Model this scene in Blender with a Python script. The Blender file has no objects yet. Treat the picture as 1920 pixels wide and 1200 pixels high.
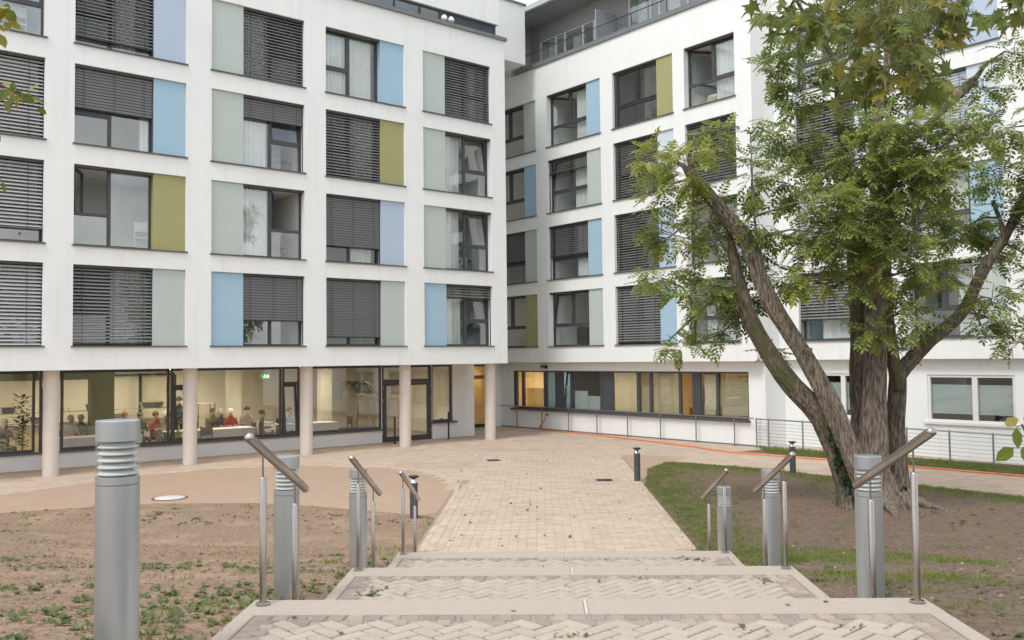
import bpy, math, random
import numpy as np
from mathutils import Vector, Matrix, noise
random.seed(7); rng = np.random.default_rng(7)
SC = bpy.context.scene; COL = SC.collection
R = math.radians

# ------------------------------------------------------------------ camera
HC = 3.13
PITCH, ROLL, FPX = 0.0416427, -0.0111914, 1708.63
_cp, _sp, _cr, _sr = math.cos(PITCH), math.sin(PITCH), math.cos(ROLL), math.sin(ROLL)
_f = Vector((0, _cp, _sp)); _u = Vector((0, -_sp, _cp)); _x = Vector((1, 0, 0))
CX = _cr*_x + _sr*_u; CU = -_sr*_x + _cr*_u
cam = bpy.data.objects.new('camera', bpy.data.cameras.new('camera')); COL.objects.link(cam)
m = Matrix.Identity(4)
for i in range(3):
    m[i][0] = CX[i]; m[i][1] = CU[i]; m[i][2] = -_f[i]
m[2][3] = HC
cam.matrix_world = m
cam.data.sensor_width = 36; cam.data.lens = FPX/1920*36
cam.data.clip_start = .05; cam.data.clip_end = 2000
SC.camera = cam

# ------------------------------------------------------------------ sky, sun, exposure
SUN_EL, SUN_AZ = R(52), R(215)          # azimuth clockwise from +Y: behind the camera, to the left
world = bpy.data.worlds.new('World'); SC.world = world; world.use_nodes = True
nt = world.node_tree; nt.nodes.clear()
def N(t, tp, **kw):
    n = t.nodes.new(tp)
    for k, v in kw.items(): setattr(n, k, v)
    return n
wo = N(nt, 'ShaderNodeOutputWorld'); bg = N(nt, 'ShaderNodeBackground'); bg.inputs[1].default_value = .14
sky = N(nt, 'ShaderNodeTexSky'); sky.sky_type = 'NISHITA'; sky.sun_disc = False
sky.sun_elevation = SUN_EL; sky.sun_rotation = SUN_AZ
tc = N(nt, 'ShaderNodeTexCoord'); mp = N(nt, 'ShaderNodeMapping'); mp.inputs['Scale'].default_value = (1, 1, 2.6)
n1 = N(nt, 'ShaderNodeTexNoise'); n1.inputs['Scale'].default_value = 2.3; n1.inputs['Detail'].default_value = 7; n1.inputs['Roughness'].default_value = .55
n2 = N(nt, 'ShaderNodeTexNoise'); n2.inputs['Scale'].default_value = 1.7; n2.inputs['Detail'].default_value = 4
r1 = N(nt, 'ShaderNodeValToRGB'); r1.color_ramp.elements[0].position = .40; r1.color_ramp.elements[1].position = .54
r1.color_ramp.elements[0].color = (.30, .30, .30, 1)
r2 = N(nt, 'ShaderNodeValToRGB'); r2.color_ramp.elements[0].position = .35; r2.color_ramp.elements[1].position = .68
r2.color_ramp.elements[0].color = (6.2, 6.9, 7.9, 1); r2.color_ramp.elements[1].color = (12.0, 11.6, 11.2, 1)
mx = N(nt, 'ShaderNodeMixRGB')
L = nt.links.new
L(tc.outputs['Generated'], mp.inputs['Vector']); L(mp.outputs[0], n1.inputs['Vector']); L(mp.outputs[0], n2.inputs['Vector'])
L(n1.outputs['Fac'], r1.inputs[0]); L(n2.outputs['Fac'], r2.inputs[0])
L(r1.outputs[0], mx.inputs[0]); L(sky.outputs[0], mx.inputs[1]); L(r2.outputs[0], mx.inputs[2])
L(mx.outputs[0], bg.inputs[0]); L(bg.outputs[0], wo.inputs[0])
sd_ = bpy.data.lights.new('sun', 'SUN'); sd_.energy = 1.45; sd_.angle = R(16); sd_.color = (1, .97, .93)
sun = bpy.data.objects.new('sun', sd_); COL.objects.link(sun)
sv = Vector((math.sin(SUN_AZ)*math.cos(SUN_EL), math.cos(SUN_AZ)*math.cos(SUN_EL), math.sin(SUN_EL)))
sun.rotation_euler = sv.to_track_quat('Z', 'Y').to_euler(); sun.location = (-20, -30, 40)
VS = SC.view_settings
VS.view_transform = 'Standard'; VS.look = 'None'; VS.exposure = 0.43; VS.gamma = 1; VS.use_curve_mapping = False
SC.cycles.max_bounces = 8; SC.cycles.transparent_max_bounces = 16
SC.cycles.sample_clamp_indirect = 6

# ------------------------------------------------------------------ frames of the place
def ray(px, py):
    return _f + CX*((px-960)/FPX) - CU*((py-600)/FPX)
def at(px, py, Y):                      # the point seen at a pixel at a distance Y along +y
    r = ray(px, py); return Vector((0, 0, HC)) + r*(Y/r.y)
TL = R(39.514); TR = TL - math.pi/2
DL, DR = 35.3927, 40.7195
ML = Matrix.Translation((0, DL, 0)) @ Matrix.Rotation(TL, 4, 'Z')
MR = Matrix.Translation((0, DR, 0)) @ Matrix.Rotation(TR, 4, 'Z')
MLi, MRi = ML.inverted(), MR.inverted()
YAW = math.atan(50/FPX)
MP = Matrix.Rotation(-YAW, 4, 'Z')      # path frame: x = to the right of the path, y = along it
def LW(u, w, z): return ML @ Vector((u, w, z))
def RW(u, w, z): return MR @ Vector((u, w, z))
def PF(s, d, z=0): return MP @ Vector((s, d, z))
def uL(px, w, py=740):                  # local u on the left wing's plane w, seen at column px
    o = MLi @ Vector((0, 0, HC)); r = MLi.to_3x3() @ ray(px, py)
    return o.x + r.x*((w-o.y)/r.y)

# ------------------------------------------------------------------ materials
def newmat(name):
    M = bpy.data.materials.new(name); M.use_nodes = True
    t = M.node_tree; b = t.nodes['Principled BSDF']; return M, t, b
def mat(name, c1, c2=None, scale=6, rough=.8, bump=0, bscale=60, metal=0, isl=0, spec=.4, c3=None, s3=1, f3=.55, w3=.1, stretch=None, detail=5, streak=0, crisp=.2):
    M, t, b = newmat(name)
    b.inputs['Roughness'].default_value = rough; b.inputs['Metallic'].default_value = metal
    b.inputs['Specular IOR Level'].default_value = spec
    l = t.links.new
    tc = N(t, 'ShaderNodeTexCoord'); vec = tc.outputs['Object']
    if stretch:
        mp = N(t, 'ShaderNodeMapping'); mp.inputs['Scale'].default_value = stretch; l(vec, mp.inputs[0]); vec = mp.outputs[0]
    out = None
    if c2 is None and not isl:
        b.inputs['Base Color'].default_value = (*c1, 1)
    else:
        nz = N(t, 'ShaderNodeTexNoise'); nz.inputs['Scale'].default_value = scale; nz.inputs['Detail'].default_value = detail
        l(vec, nz.inputs['Vector'])
        mx = N(t, 'ShaderNodeMixRGB'); mx.inputs[1].default_value = (*c1, 1); mx.inputs[2].default_value = (*(c2 or c1), 1)
        rp = N(t, 'ShaderNodeMapRange'); rp.inputs[1].default_value = .5-crisp; rp.inputs[2].default_value = .5+crisp
        l(nz.outputs['Fac'], rp.inputs[0]); l(rp.outputs[0], mx.inputs[0]); out = mx.outputs[0]
        if c3:
            n3 = N(t, 'ShaderNodeTexNoise'); n3.inputs['Scale'].default_value = s3; n3.inputs['Detail'].default_value = 6
            l(vec, n3.inputs['Vector'])
            r3 = N(t, 'ShaderNodeMapRange'); r3.inputs[1].default_value = f3; r3.inputs[2].default_value = f3+w3
            l(n3.outputs['Fac'], r3.inputs[0])
            m3 = N(t, 'ShaderNodeMixRGB'); m3.inputs[2].default_value = (*c3, 1)
            l(r3.outputs[0], m3.inputs[0]); l(out, m3.inputs[1]); out = m3.outputs[0]
        if isl:
            g = N(t, 'ShaderNodeNewGeometry'); oi = N(t, 'ShaderNodeObjectInfo')
            ad = N(t, 'ShaderNodeMath', operation='ADD'); fr = N(t, 'ShaderNodeMath', operation='FRACT')
            l(g.outputs['Random Per Island'], ad.inputs[0]); l(oi.outputs['Random'], ad.inputs[1]); l(ad.outputs[0], fr.inputs[0])
            mr = N(t, 'ShaderNodeMapRange'); mr.inputs[3].default_value = 1-isl; mr.inputs[4].default_value = 1+isl
            l(fr.outputs[0], mr.inputs[0])
            hs = N(t, 'ShaderNodeHueSaturation'); l(mr.outputs[0], hs.inputs['Value']); l(out, hs.inputs['Color']); out = hs.outputs[0]
        l(out, b.inputs['Base Color'])
    if streak:
        m4 = N(t, 'ShaderNodeMapping'); m4.inputs['Scale'].default_value = (2.2, 2.2, .12); l(tc.outputs['Object'], m4.inputs[0])
        n4 = N(t, 'ShaderNodeTexNoise'); n4.inputs['Scale'].default_value = 2.0; n4.inputs['Detail'].default_value = 8; l(m4.outputs[0], n4.inputs[0])
        r4 = N(t, 'ShaderNodeMapRange'); r4.inputs[1].default_value = .52; r4.inputs[2].default_value = .75; r4.inputs[4].default_value = streak; l(n4.outputs['Fac'], r4.inputs[0])
        x4 = N(t, 'ShaderNodeMixRGB'); x4.blend_type = 'MULTIPLY'; x4.inputs[2].default_value = (.62, .60, .55, 1); l(r4.outputs[0], x4.inputs[0]); l(out, x4.inputs[1]); l(x4.outputs[0], b.inputs['Base Color'])
    if bump:
        nb = N(t, 'ShaderNodeTexNoise'); nb.inputs['Scale'].default_value = bscale; nb.inputs['Detail'].default_value = 6
        l(vec, nb.inputs['Vector'])
        bp = N(t, 'ShaderNodeBump'); bp.inputs['Strength'].default_value = bump; bp.inputs['Distance'].default_value = .02
        l(nb.outputs['Fac'], bp.inputs['Height']); l(bp.outputs[0], b.inputs['Normal'])
    return M
def emit(name, c, s):
    M, t, b = newmat(name); b.inputs['Base Color'].default_value = (*c, 1)
    b.inputs['Emission Color'].default_value = (*c, 1); b.inputs['Emission Strength'].default_value = s; return M
def glass(name, tint=(.955, .975, .965), k=2.2):
    M, t, b = newmat(name); t.nodes.remove(b); l = t.links.new
    o = t.nodes['Material Output']
    tr = N(t, 'ShaderNodeBsdfTransparent'); tr.inputs[0].default_value = (*tint, 1)
    gl = N(t, 'ShaderNodeBsdfGlossy'); gl.inputs['Roughness'].default_value = 0; gl.inputs[0].default_value = (.95, .97, 1, 1)
    lw_ = N(t, 'ShaderNodeLayerWeight'); lw_.inputs[0].default_value = .5
    pw5 = N(t, 'ShaderNodeMath', operation='POWER'); pw5.inputs[1].default_value = 5; l(lw_.outputs['Facing'], pw5.inputs[0])
    fr = N(t, 'ShaderNodeMath', operation='MULTIPLY_ADD'); fr.inputs[1].default_value = .96; fr.inputs[2].default_value = .04; l(pw5.outputs[0], fr.inputs[0])
    mu = N(t, 'ShaderNodeMath', operation='MULTIPLY', use_clamp=True); mu.inputs[1].default_value = k
    nz = N(t, 'ShaderNodeTexNoise'); nz.inputs['Scale'].default_value = 1.1; nz.inputs['Detail'].default_value = 1
    tc = N(t, 'ShaderNodeTexCoord'); bp = N(t, 'ShaderNodeBump'); bp.inputs['Strength'].default_value = .03; bp.inputs['Distance'].default_value = .05
    l(tc.outputs['Object'], nz.inputs['Vector']); l(nz.outputs['Fac'], bp.inputs['Height']); l(bp.outputs[0], gl.inputs['Normal'])
    mx = N(t, 'ShaderNodeMixShader'); l(fr.outputs[0], mu.inputs[0]); l(mu.outputs[0], mx.inputs[0])
    l(tr.outputs[0], mx.inputs[1]); l(gl.outputs[0], mx.inputs[2]); l(mx.outputs[0], o.inputs[0]); return M
def leafmat(name, c1, c2, rough=.38):
    M, t, b = newmat(name); l = t.links.new; o = t.nodes['Material Output']
    b.inputs['Roughness'].default_value = rough; b.inputs['Specular IOR Level'].default_value = .28
    g = N(t, 'ShaderNodeNewGeometry'); mx = N(t, 'ShaderNodeMixRGB')
    mx.inputs[1].default_value = (*c1, 1); mx.inputs[2].default_value = (*c2, 1)
    l(g.outputs['Random Per Island'], mx.inputs[0]); l(mx.outputs[0], b.inputs['Base Color'])
    tl = N(t, 'ShaderNodeBsdfTranslucent'); l(mx.outputs[0], tl.inputs[0])
    ms = N(t, 'ShaderNodeMixShader'); ms.inputs[0].default_value = .46
    l(b.outputs[0], ms.inputs[1]); l(tl.outputs[0], ms.inputs[2]); l(ms.outputs[0], o.inputs[0]); return M
def steel(name, c=(.55, .54, .52), rough=.28):
    M, t, b = newmat(name); l = t.links.new
    b.inputs['Metallic'].default_value = 1; b.inputs['Roughness'].default_value = rough
    tc = N(t, 'ShaderNodeTexCoord'); mp = N(t, 'ShaderNodeMapping'); mp.inputs['Scale'].default_value = (60, 60, 3)
    nz = N(t, 'ShaderNodeTexNoise'); nz.inputs['Scale'].default_value = 8; nz.inputs['Detail'].default_value = 4
    mr = N(t, 'ShaderNodeMapRange'); mr.inputs[3].default_value = rough*.9; mr.inputs[4].default_value = rough*1.15
    mx = N(t, 'ShaderNodeMixRGB'); mx.inputs[1].default_value = (*[v*.95 for v in c], 1); mx.inputs[2].default_value = (*c, 1)
    l(tc.outputs['Object'], mp.inputs[0]); l(mp.outputs[0], nz.inputs[0]); l(nz.outputs['Fac'], mr.inputs[0]); l(mr.outputs[0], b.inputs['Roughness'])
    l(nz.outputs['Fac'], mx.inputs[0]); l(mx.outputs[0], b.inputs['Base Color']); return M

m_plaster = mat('plaster', (.80, .815, .795), (.775, .79, .77), 1.2, .9, .15, 220, c3=(.755, .765, .745), s3=.35, f3=.58, streak=.15)
m_plaster2 = mat('plaster_base', (.74, .73, .70), (.70, .69, .66), 1.5, .9, .12, 200)
m_soffit = mat('soffit_paint', (.78, .77, .74), rough=.9)
m_frame = mat('window_frame', (.055, .055, .06), (.065, .065, .07), 4, .45)
m_frame_w = mat('white_window_frame', (.72, .71, .68), rough=.5)
m_sill = mat('sill_metal', (.085, .085, .09), (.10, .10, .10), 3, .5)
m_glass = glass('glass'); m_glass_in = glass('hall_glass', (.96, .97, .94), 1.7)
m_slat = mat('blind_slat_dark', (.15, .147, .145), rough=.42, metal=.35)
m_slat_skylit = mat('blind_slat_open_skylit', (.25, .25, .25), rough=.42, metal=.2)  # same dark slats tilted open, skylight brightness put into the colour
m_slat_grazing = mat('blind_slat_grazing_lit', (.50, .49, .49), rough=.42, metal=.2)  # leftmost blinds, brightness at grazing light put into the slat colour
m_slat_b = mat('blind_slat_blue', (.42, .45, .50), rough=.42, metal=.2)
m_cord = mat('blind_cord', (.05, .05, .05), rough=.8)
m_curtain = mat('curtain_cloth', (.72, .73, .72), (.66, .67, .66), 3, .9)
m_room = mat('room_paint', (.78, .78, .76), (.74, .74, .72), 1, .9)
m_roomw = mat('room_paint_warm', (.74, .62, .42), (.70, .58, .38), 1, .9)
PAN = {'sage': mat('panel_sage', (0.47, 0.53, 0.49), (0.454, 0.511, 0.473), 2, .7, .05, 150),
       'blue': mat('panel_blue', (.345, .505, .615), (.335, .49, .595), 2, .7, .05, 150),
       'lavender': mat('panel_lavender', (.435, .52, .635), (.42, .505, .615), 2, .7, .05, 150),
       'olive': mat('panel_olive', (0.35, 0.335, 0.155), (0.338, 0.323, 0.15), 2, .7, .05, 150),
       'pale': mat('panel_pale', (0.58, 0.66, 0.72), (0.56, 0.637, 0.695), 2, .7, .05, 150)}
m_black = mat('black_metal', (.025, .027, .03), (.03, .03, .033), 5, .45)
m_dark = mat('anthracite_metal', (.06, .065, .075), (.07, .075, .085), 3, .45)
m_ledge = mat('ledge_metal', (.16, .17, .175), (.18, .19, .195), 3, .5)
m_steel = steel('brushed_steel', (.40, .365, .335), .25)
m_steel_d = steel('satin_steel', (.42, .42, .42), .35)
m_alu = mat('silver_paint', (.47, .50, .51), (.44, .47, .48), 3, .36, .02, 300, metal=.8, spec=.5)
m_louv = mat('louvre_white', (.52, .53, .51), rough=.4)
m_clear = glass('clear_tube', (.97, .98, .97), 1.0)
m_concrete = mat('column_concrete', (.66, .59, .52), (.61, .545, .48), 2.5, .85, .12, 90, c3=(.64, .57, .50), s3=3, f3=.6)
m_wood = mat('wood', (.42, .26, .13), (.34, .20, .10), 8, .6, stretch=(1, 1, .2))
m_whitecloth = mat('table_cloth', (.62, .60, .62), rough=.9)
m_chrome = steel('chrome', (.8, .8, .8), .12)

# ------------------------------------------------------------------ mesh builder
class MB:
    def __init__(s): s.v = []; s.f = []; s.m = []; s.sm = []
    def quad(s, a, b, c, d, mi=0, sm=False):
        n = len(s.v); s.v += [tuple(a), tuple(b), tuple(c), tuple(d)]; s.f.append((n, n+1, n+2, n+3)); s.m.append(mi); s.sm.append(sm)
    def box(s, x0, x1, y0, y1, z0, z1, mi=0, T=None):
        n = len(s.v)
        P = [(x0, y0, z0), (x1, y0, z0), (x1, y1, z0), (x0, y1, z0), (x0, y0, z1), (x1, y0, z1), (x1, y1, z1), (x0, y1, z1)]
        if T: P = [tuple(T @ Vector(p)) for p in P]
        s.v += P
        for q in ((0, 3, 2, 1), (4, 5, 6, 7), (0, 1, 5, 4), (1, 2, 6, 5), (2, 3, 7, 6), (3, 0, 4, 7)):
            s.f.append(tuple(n+i for i in q)); s.m.append(mi); s.sm.append(False)
    def bbox(s, x0, x1, y0, y1, z0, z1, b=.006, mi=0, T=None):      # box with bevelled top edges
        n = len(s.v)
        P = [(x0, y0, z0), (x1, y0, z0), (x1, y1, z0), (x0, y1, z0),
             (x0, y0, z1-b), (x1, y0, z1-b), (x1, y1, z1-b), (x0, y1, z1-b),
             (x0+b, y0+b, z1), (x1-b, y0+b, z1), (x1-b, y1-b, z1), (x0+b, y1-b, z1)]
        if T: P = [tuple(T @ Vector(p)) for p in P]
        s.v += P
        F = [(8, 9, 10, 11)]
        for k in range(4):
            j = (k+1) % 4; F += [(k, j, 4+j, 4+k), (4+k, 4+j, 8+j, 8+k)]
        for q in F: s.f.append(tuple(n+i for i in q)); s.m.append(mi); s.sm.append(False)
    def lathe(s, prof, n=20, mi=0, c=(0, 0, 0), cap=True, sm=True, T=None):   # prof: list of (r, z)
        b = len(s.v)
        for r, z in prof:
            for k in range(n):
                a = 2*math.pi*k/n; p = Vector((c[0]+r*math.cos(a), c[1]+r*math.sin(a), c[2]+z))
                s.v.append(tuple(T @ p if T else p))
        for i in range(len(prof)-1):
            for k in range(n):
                j = (k+1) % n
                s.f.append((b+i*n+k, b+i*n+j, b+(i+1)*n+j, b+(i+1)*n+k)); s.m.append(mi); s.sm.append(sm)
        if cap:
            s.f.append(tuple(b+k for k in range(n))[::-1]); s.m.append(mi); s.sm.append(False)
            e = b+(len(prof)-1)*n; s.f.append(tuple(e+k for k in range(n))); s.m.append(mi); s.sm.append(False)
    def tube(s, pts, rad, n=8, mi=0, cap=True, rough=0, seed=0):
        pts = [Vector(p) for p in pts]
        if not hasattr(rad, '__len__'): rad = [rad]*len(pts)
        b = len(s.v); up = None
        for i, p in enumerate(pts):
            t = (pts[min(i+1, len(pts)-1)] - pts[max(i-1, 0)]).normalized()
            if up is None:
                up = t.orthogonal().normalized()
            up = (up - t*up.dot(t)).normalized(); sd = t.cross(up)
            for k in range(n):
                a = 2*math.pi*k/n; dv = up*math.cos(a)+sd*math.sin(a); r = rad[i]
                if rough:
                    q = p*1.6+dv*(1.3+seed)
                    r *= 1+rough*noise.noise(q*1.1)+rough*.8*noise.noise(Vector((math.cos(a)*3.2, math.sin(a)*3.2, i*.12+seed)))
                s.v.append(tuple(p+dv*r))
        for i in range(len(pts)-1):
            for k in range(n):
                j = (k+1) % n
                s.f.append((b+i*n+k, b+i*n+j, b+(i+1)*n+j, b+(i+1)*n+k)); s.m.append(mi); s.sm.append(True)
        if cap:
            s.f.append(tuple(b+k for k in range(n))[::-1]); s.m.append(mi); s.sm.append(False)
            e = b+(len(pts)-1)*n; s.f.append(tuple(e+k for k in range(n))); s.m.append(mi); s.sm.append(False)
    def bark(s, pts, rad, n=48, amp=.07, lump=.10, seed=0, kf=7.0, flare=None):
        b = len(s.v); up = None; L_ = 0; pts = [Vector(p) for p in pts]
        for i, p in enumerate(pts):
            t = (pts[min(i+1, len(pts)-1)] - pts[max(i-1, 0)]).normalized()
            if i: L_ += (p-pts[i-1]).length
            if up is None: up = t.orthogonal().normalized()
            up = (up - t*up.dot(t)).normalized(); sd = t.cross(up); R_ = rad[i]
            for k in range(n):
                a = 2*math.pi*k/n; ca, sa = math.cos(a), math.sin(a); dv = up*ca+sd*sa
                kk = kf*max(.5, min(1.6, R_/.22))
                q = Vector((ca*kk+seed, sa*kk, L_*1.5)); rg = 1-abs(noise.noise(q))*2.4; rg2 = noise.noise(q*2.3+Vector((3, 1, L_)))
                r = R_*(1+lump*noise.noise(Vector((ca*1.3, sa*1.3+seed, L_*.9))))-amp*R_**.5*.35*max(0, rg)+.012*rg2*R_**.5
                if flare and i < flare: r *= 1+.35*((flare-i)/flare)**2*max(0, noise.noise(Vector((ca*2.2, sa*2.2, seed)))*2)
                s.v.append(tuple(p+dv*r))
        for i in range(len(pts)-1):
            for k in range(n):
                j = (k+1) % n
                s.f.append((b+i*n+k, b+i*n+j, b+(i+1)*n+j, b+(i+1)*n+k)); s.m.append(0); s.sm.append(True)
        e = b+(len(pts)-1)*n; s.f.append(tuple(e+k for k in range(n))); s.m.append(0); s.sm.append(False)
    def mesh(s, name, mats):
        me = bpy.data.meshes.new(name); me.from_pydata(s.v, [], s.f)
        if not isinstance(mats, (list, tuple)): mats = [mats]
        for M in mats: me.materials.append(M)
        me.polygons.foreach_set('material_index', s.m); me.polygons.foreach_set('use_smooth', s.sm); me.update()
        if any(s.sm): me.set_sharp_from_angle(angle=R(33))
        return me
    def build(s, name, mats, parent=None, loc=None, **tags):
        return link(name, s.mesh(name, mats), parent, loc, **tags)
def link(name, data, parent=None, loc=None, rot=None, mtx=None, **tags):
    o = bpy.data.objects.new(name, data); COL.objects.link(o)
    if parent: o.parent = parent
    if mtx is not None: o.matrix_local = mtx
    if loc is not None: o.location = loc
    if rot is not None: o.rotation_euler = rot
    for k, v in tags.items():
        if v: o[k] = v
    return o
def thing(name, label, category, loc=(0, 0, 0), rz=0, group=None, mtx=None):
    o = link(name, None, None, loc, (0, 0, rz), None, label=label, category=category, group=group)
    if mtx is not None: o.matrix_world = mtx
    o.empty_display_size = .2; return o
def copy_thing(o, label=None, loc=None, rz=None):
    kids = [c for c in o.children]
    c = o.copy(); COL.objects.link(c)
    if label: c['label'] = label
    if loc is not None: c.location = loc
    if rz is not None: c.rotation_euler = (0, 0, rz)
    for k in kids:
        q = k.copy(); COL.objects.link(q); q.parent = c
        for g in k.children:
            h = g.copy(); COL.objects.link(h); h.parent = q
    return c
def fast_mesh(name, V, F, mi, mats, smooth=False):     # numpy quads / tris (F: list of arrays with equal width)
    me = bpy.data.meshes.new(name)
    nv = len(V); k = F.shape[1]; nf = len(F)
    me.vertices.add(nv); me.vertices.foreach_set('co', np.asarray(V, dtype=np.float32).ravel())
    me.loops.add(nf*k); me.loops.foreach_set('vertex_index', F.astype(np.int32).ravel())
    me.polygons.add(nf); me.polygons.foreach_set('loop_start', np.arange(0, nf*k, k, dtype=np.int32))
    for M in (mats if isinstance(mats, (list, tuple)) else [mats]): me.materials.append(M)
    if mi is not None: me.polygons.foreach_set('material_index', np.asarray(mi, dtype=np.int32))
    me.polygons.foreach_set('use_smooth', np.full(nf, smooth)); me.update(calc_edges=True); return me
# ------------------------------------------------------------------ buildings
ROWS = [(3.602, 5.884), (6.434, 8.711), (9.298, 11.563), (12.146, 14.387)]
def facade(mb, u0, u1, z0, z1, holes, w, dep=.36, mi=0):
    us = sorted({u0, u1, *[h[0] for h in holes], *[h[1] for h in holes]}); zs = sorted({z0, z1, *[h[2] for h in holes], *[h[3] for h in holes]})
    us = [u for u in us if u0 <= u <= u1]; zs = [z for z in zs if z0 <= z <= z1]
    for a, b in zip(us, us[1:]):
        for c, d in zip(zs, zs[1:]):
            um, zm = (a+b)/2, (c+d)/2
            if any(h[0] < um < h[1] and h[2] < zm < h[3] for h in holes): continue
            mb.quad((a, w, c), (b, w, c), (b, w, d), (a, w, d), mi)
    for a, b, c, d in holes:
        b = min(b, u1); a = max(a, u0)
        mb.quad((a, w, c), (a, w+dep, c), (a, w+dep, d), (a, w, d), mi); mb.quad((b, w, c), (b, w, d), (b, w+dep, d), (b, w+dep, c), mi)
        mb.quad((a, w, d), (a, w+dep, d), (b, w+dep, d), (b, w, d), mi); mb.quad((a, w, c), (b, w, c), (b, w+dep, c), (a, w+dep, c), mi)
def pane_box(parent, a, b, c, d, w, M=m_glass):
    k = MB(); k.box(a, b, w-.006, w+.006, c, d); return k.build('pane', M, parent)
SLATS = {}
def slat_mesh(W, style, mode):
    key = (round(W, 2), style, mode)
    if key in SLATS: return SLATS[key]
    th = R(76 if mode == 'c' else 27 if mode == 'w' else (44 if style != 'dark' else 41)); c = MB(); wd = .095; t = .003
    pr = []
    for q in (-.5, 0, .5):
        pr.append((q*wd*math.cos(th) - (.007*math.sin(th) if q == 0 else 0), q*wd*math.sin(th) + (.007*math.cos(th) if q == 0 else 0)))
    n = 0
    for x in (0.012, W-.012):
        for (y, z) in pr: c.v.append((x, y, z))
        for (y, z) in pr: c.v.append((x, y+t*math.sin(th), z-t*math.cos(th)))
    for q in ((0, 6, 7, 1), (1, 7, 8, 2), (3, 4, 10, 9), (4, 5, 11, 10), (0, 3, 9, 6), (2, 8, 11, 5), (0, 1, 4, 3), (1, 2, 5, 4), (6, 9, 10, 7), (7, 10, 11, 8)):
        c.f.append(q); c.m.append(0); c.sm.append(False)
    M = {'dark': m_slat if mode == 'c' else m_slat_skylit, 'light': m_slat_grazing, 'blue': m_slat_b}[style]
    SLATS[key] = c.mesh('slat', M); return SLATS[key]
def add_blind(win, a0, a1, z0, z1, w, style, drop, mode):
    H = (z1-z0-.06)*drop; pitch = .086 if mode == 'c' else .1; zt = z1-.07
    n = max(2, int(H/pitch)); me = slat_mesh(a1-a0, style, mode)
    for i in range(n):
        link('slat', me, win, (a0, w, zt-pitch*(i+.5)))
    k = MB(); zb = zt-pitch*n-.03
    k.box(a0+.01, a1-.01, w-.035, w+.035, zb-.012, zb+.02)
    k.build('bottom_rail', m_cord if style == 'dark' else m_slat, win)
    k = MB()
    for q in (.12, .5, .88):
        x = a0+(a1-a0)*q; k.box(x-.006, x+.006, w-.055, w-.05, zb, zt)
    for x in (a0+.012, a1-.012): k.box(x-.008, x+.008, w-.02, w+.02, z0+.01, zt)
    k.build('blind_cord', m_cord, win)
def bars(k, rects, w0, w1, mi=0):
    for a, b, c, d in rects: k.box(a, b, w0, w1, c, d, mi)
def ring(k, a, b, c, d, t, w0, w1, mi=0):
    k.box(a, a+t, w0, w1, c, d, mi); k.box(b-t, b, w0, w1, c, d, mi); k.box(a+t, b-t, w0, w1, c, c+t, mi); k.box(a+t, b-t, w0, w1, d-t, d, mi)
def curtain_mesh(u0, u1, z0, z1, w, fold=.13, amp=.03):
    n = max(8, int((u1-u0)/fold*6)); k = MB(); ph = random.random()*6
    for i in range(n+1):
        u = u0+(u1-u0)*i/n; y = w+amp*math.sin(u/fold*6.28+ph)+amp*.4*math.sin(u/fold*2.3+ph*2)
        k.v += [(u, y, z0), (u, y, z1)]
    for i in range(n): k.f.append((2*i, 2*i+2, 2*i+3, 2*i+1)); k.m.append(0); k.sm.append(True)
    return k
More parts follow.
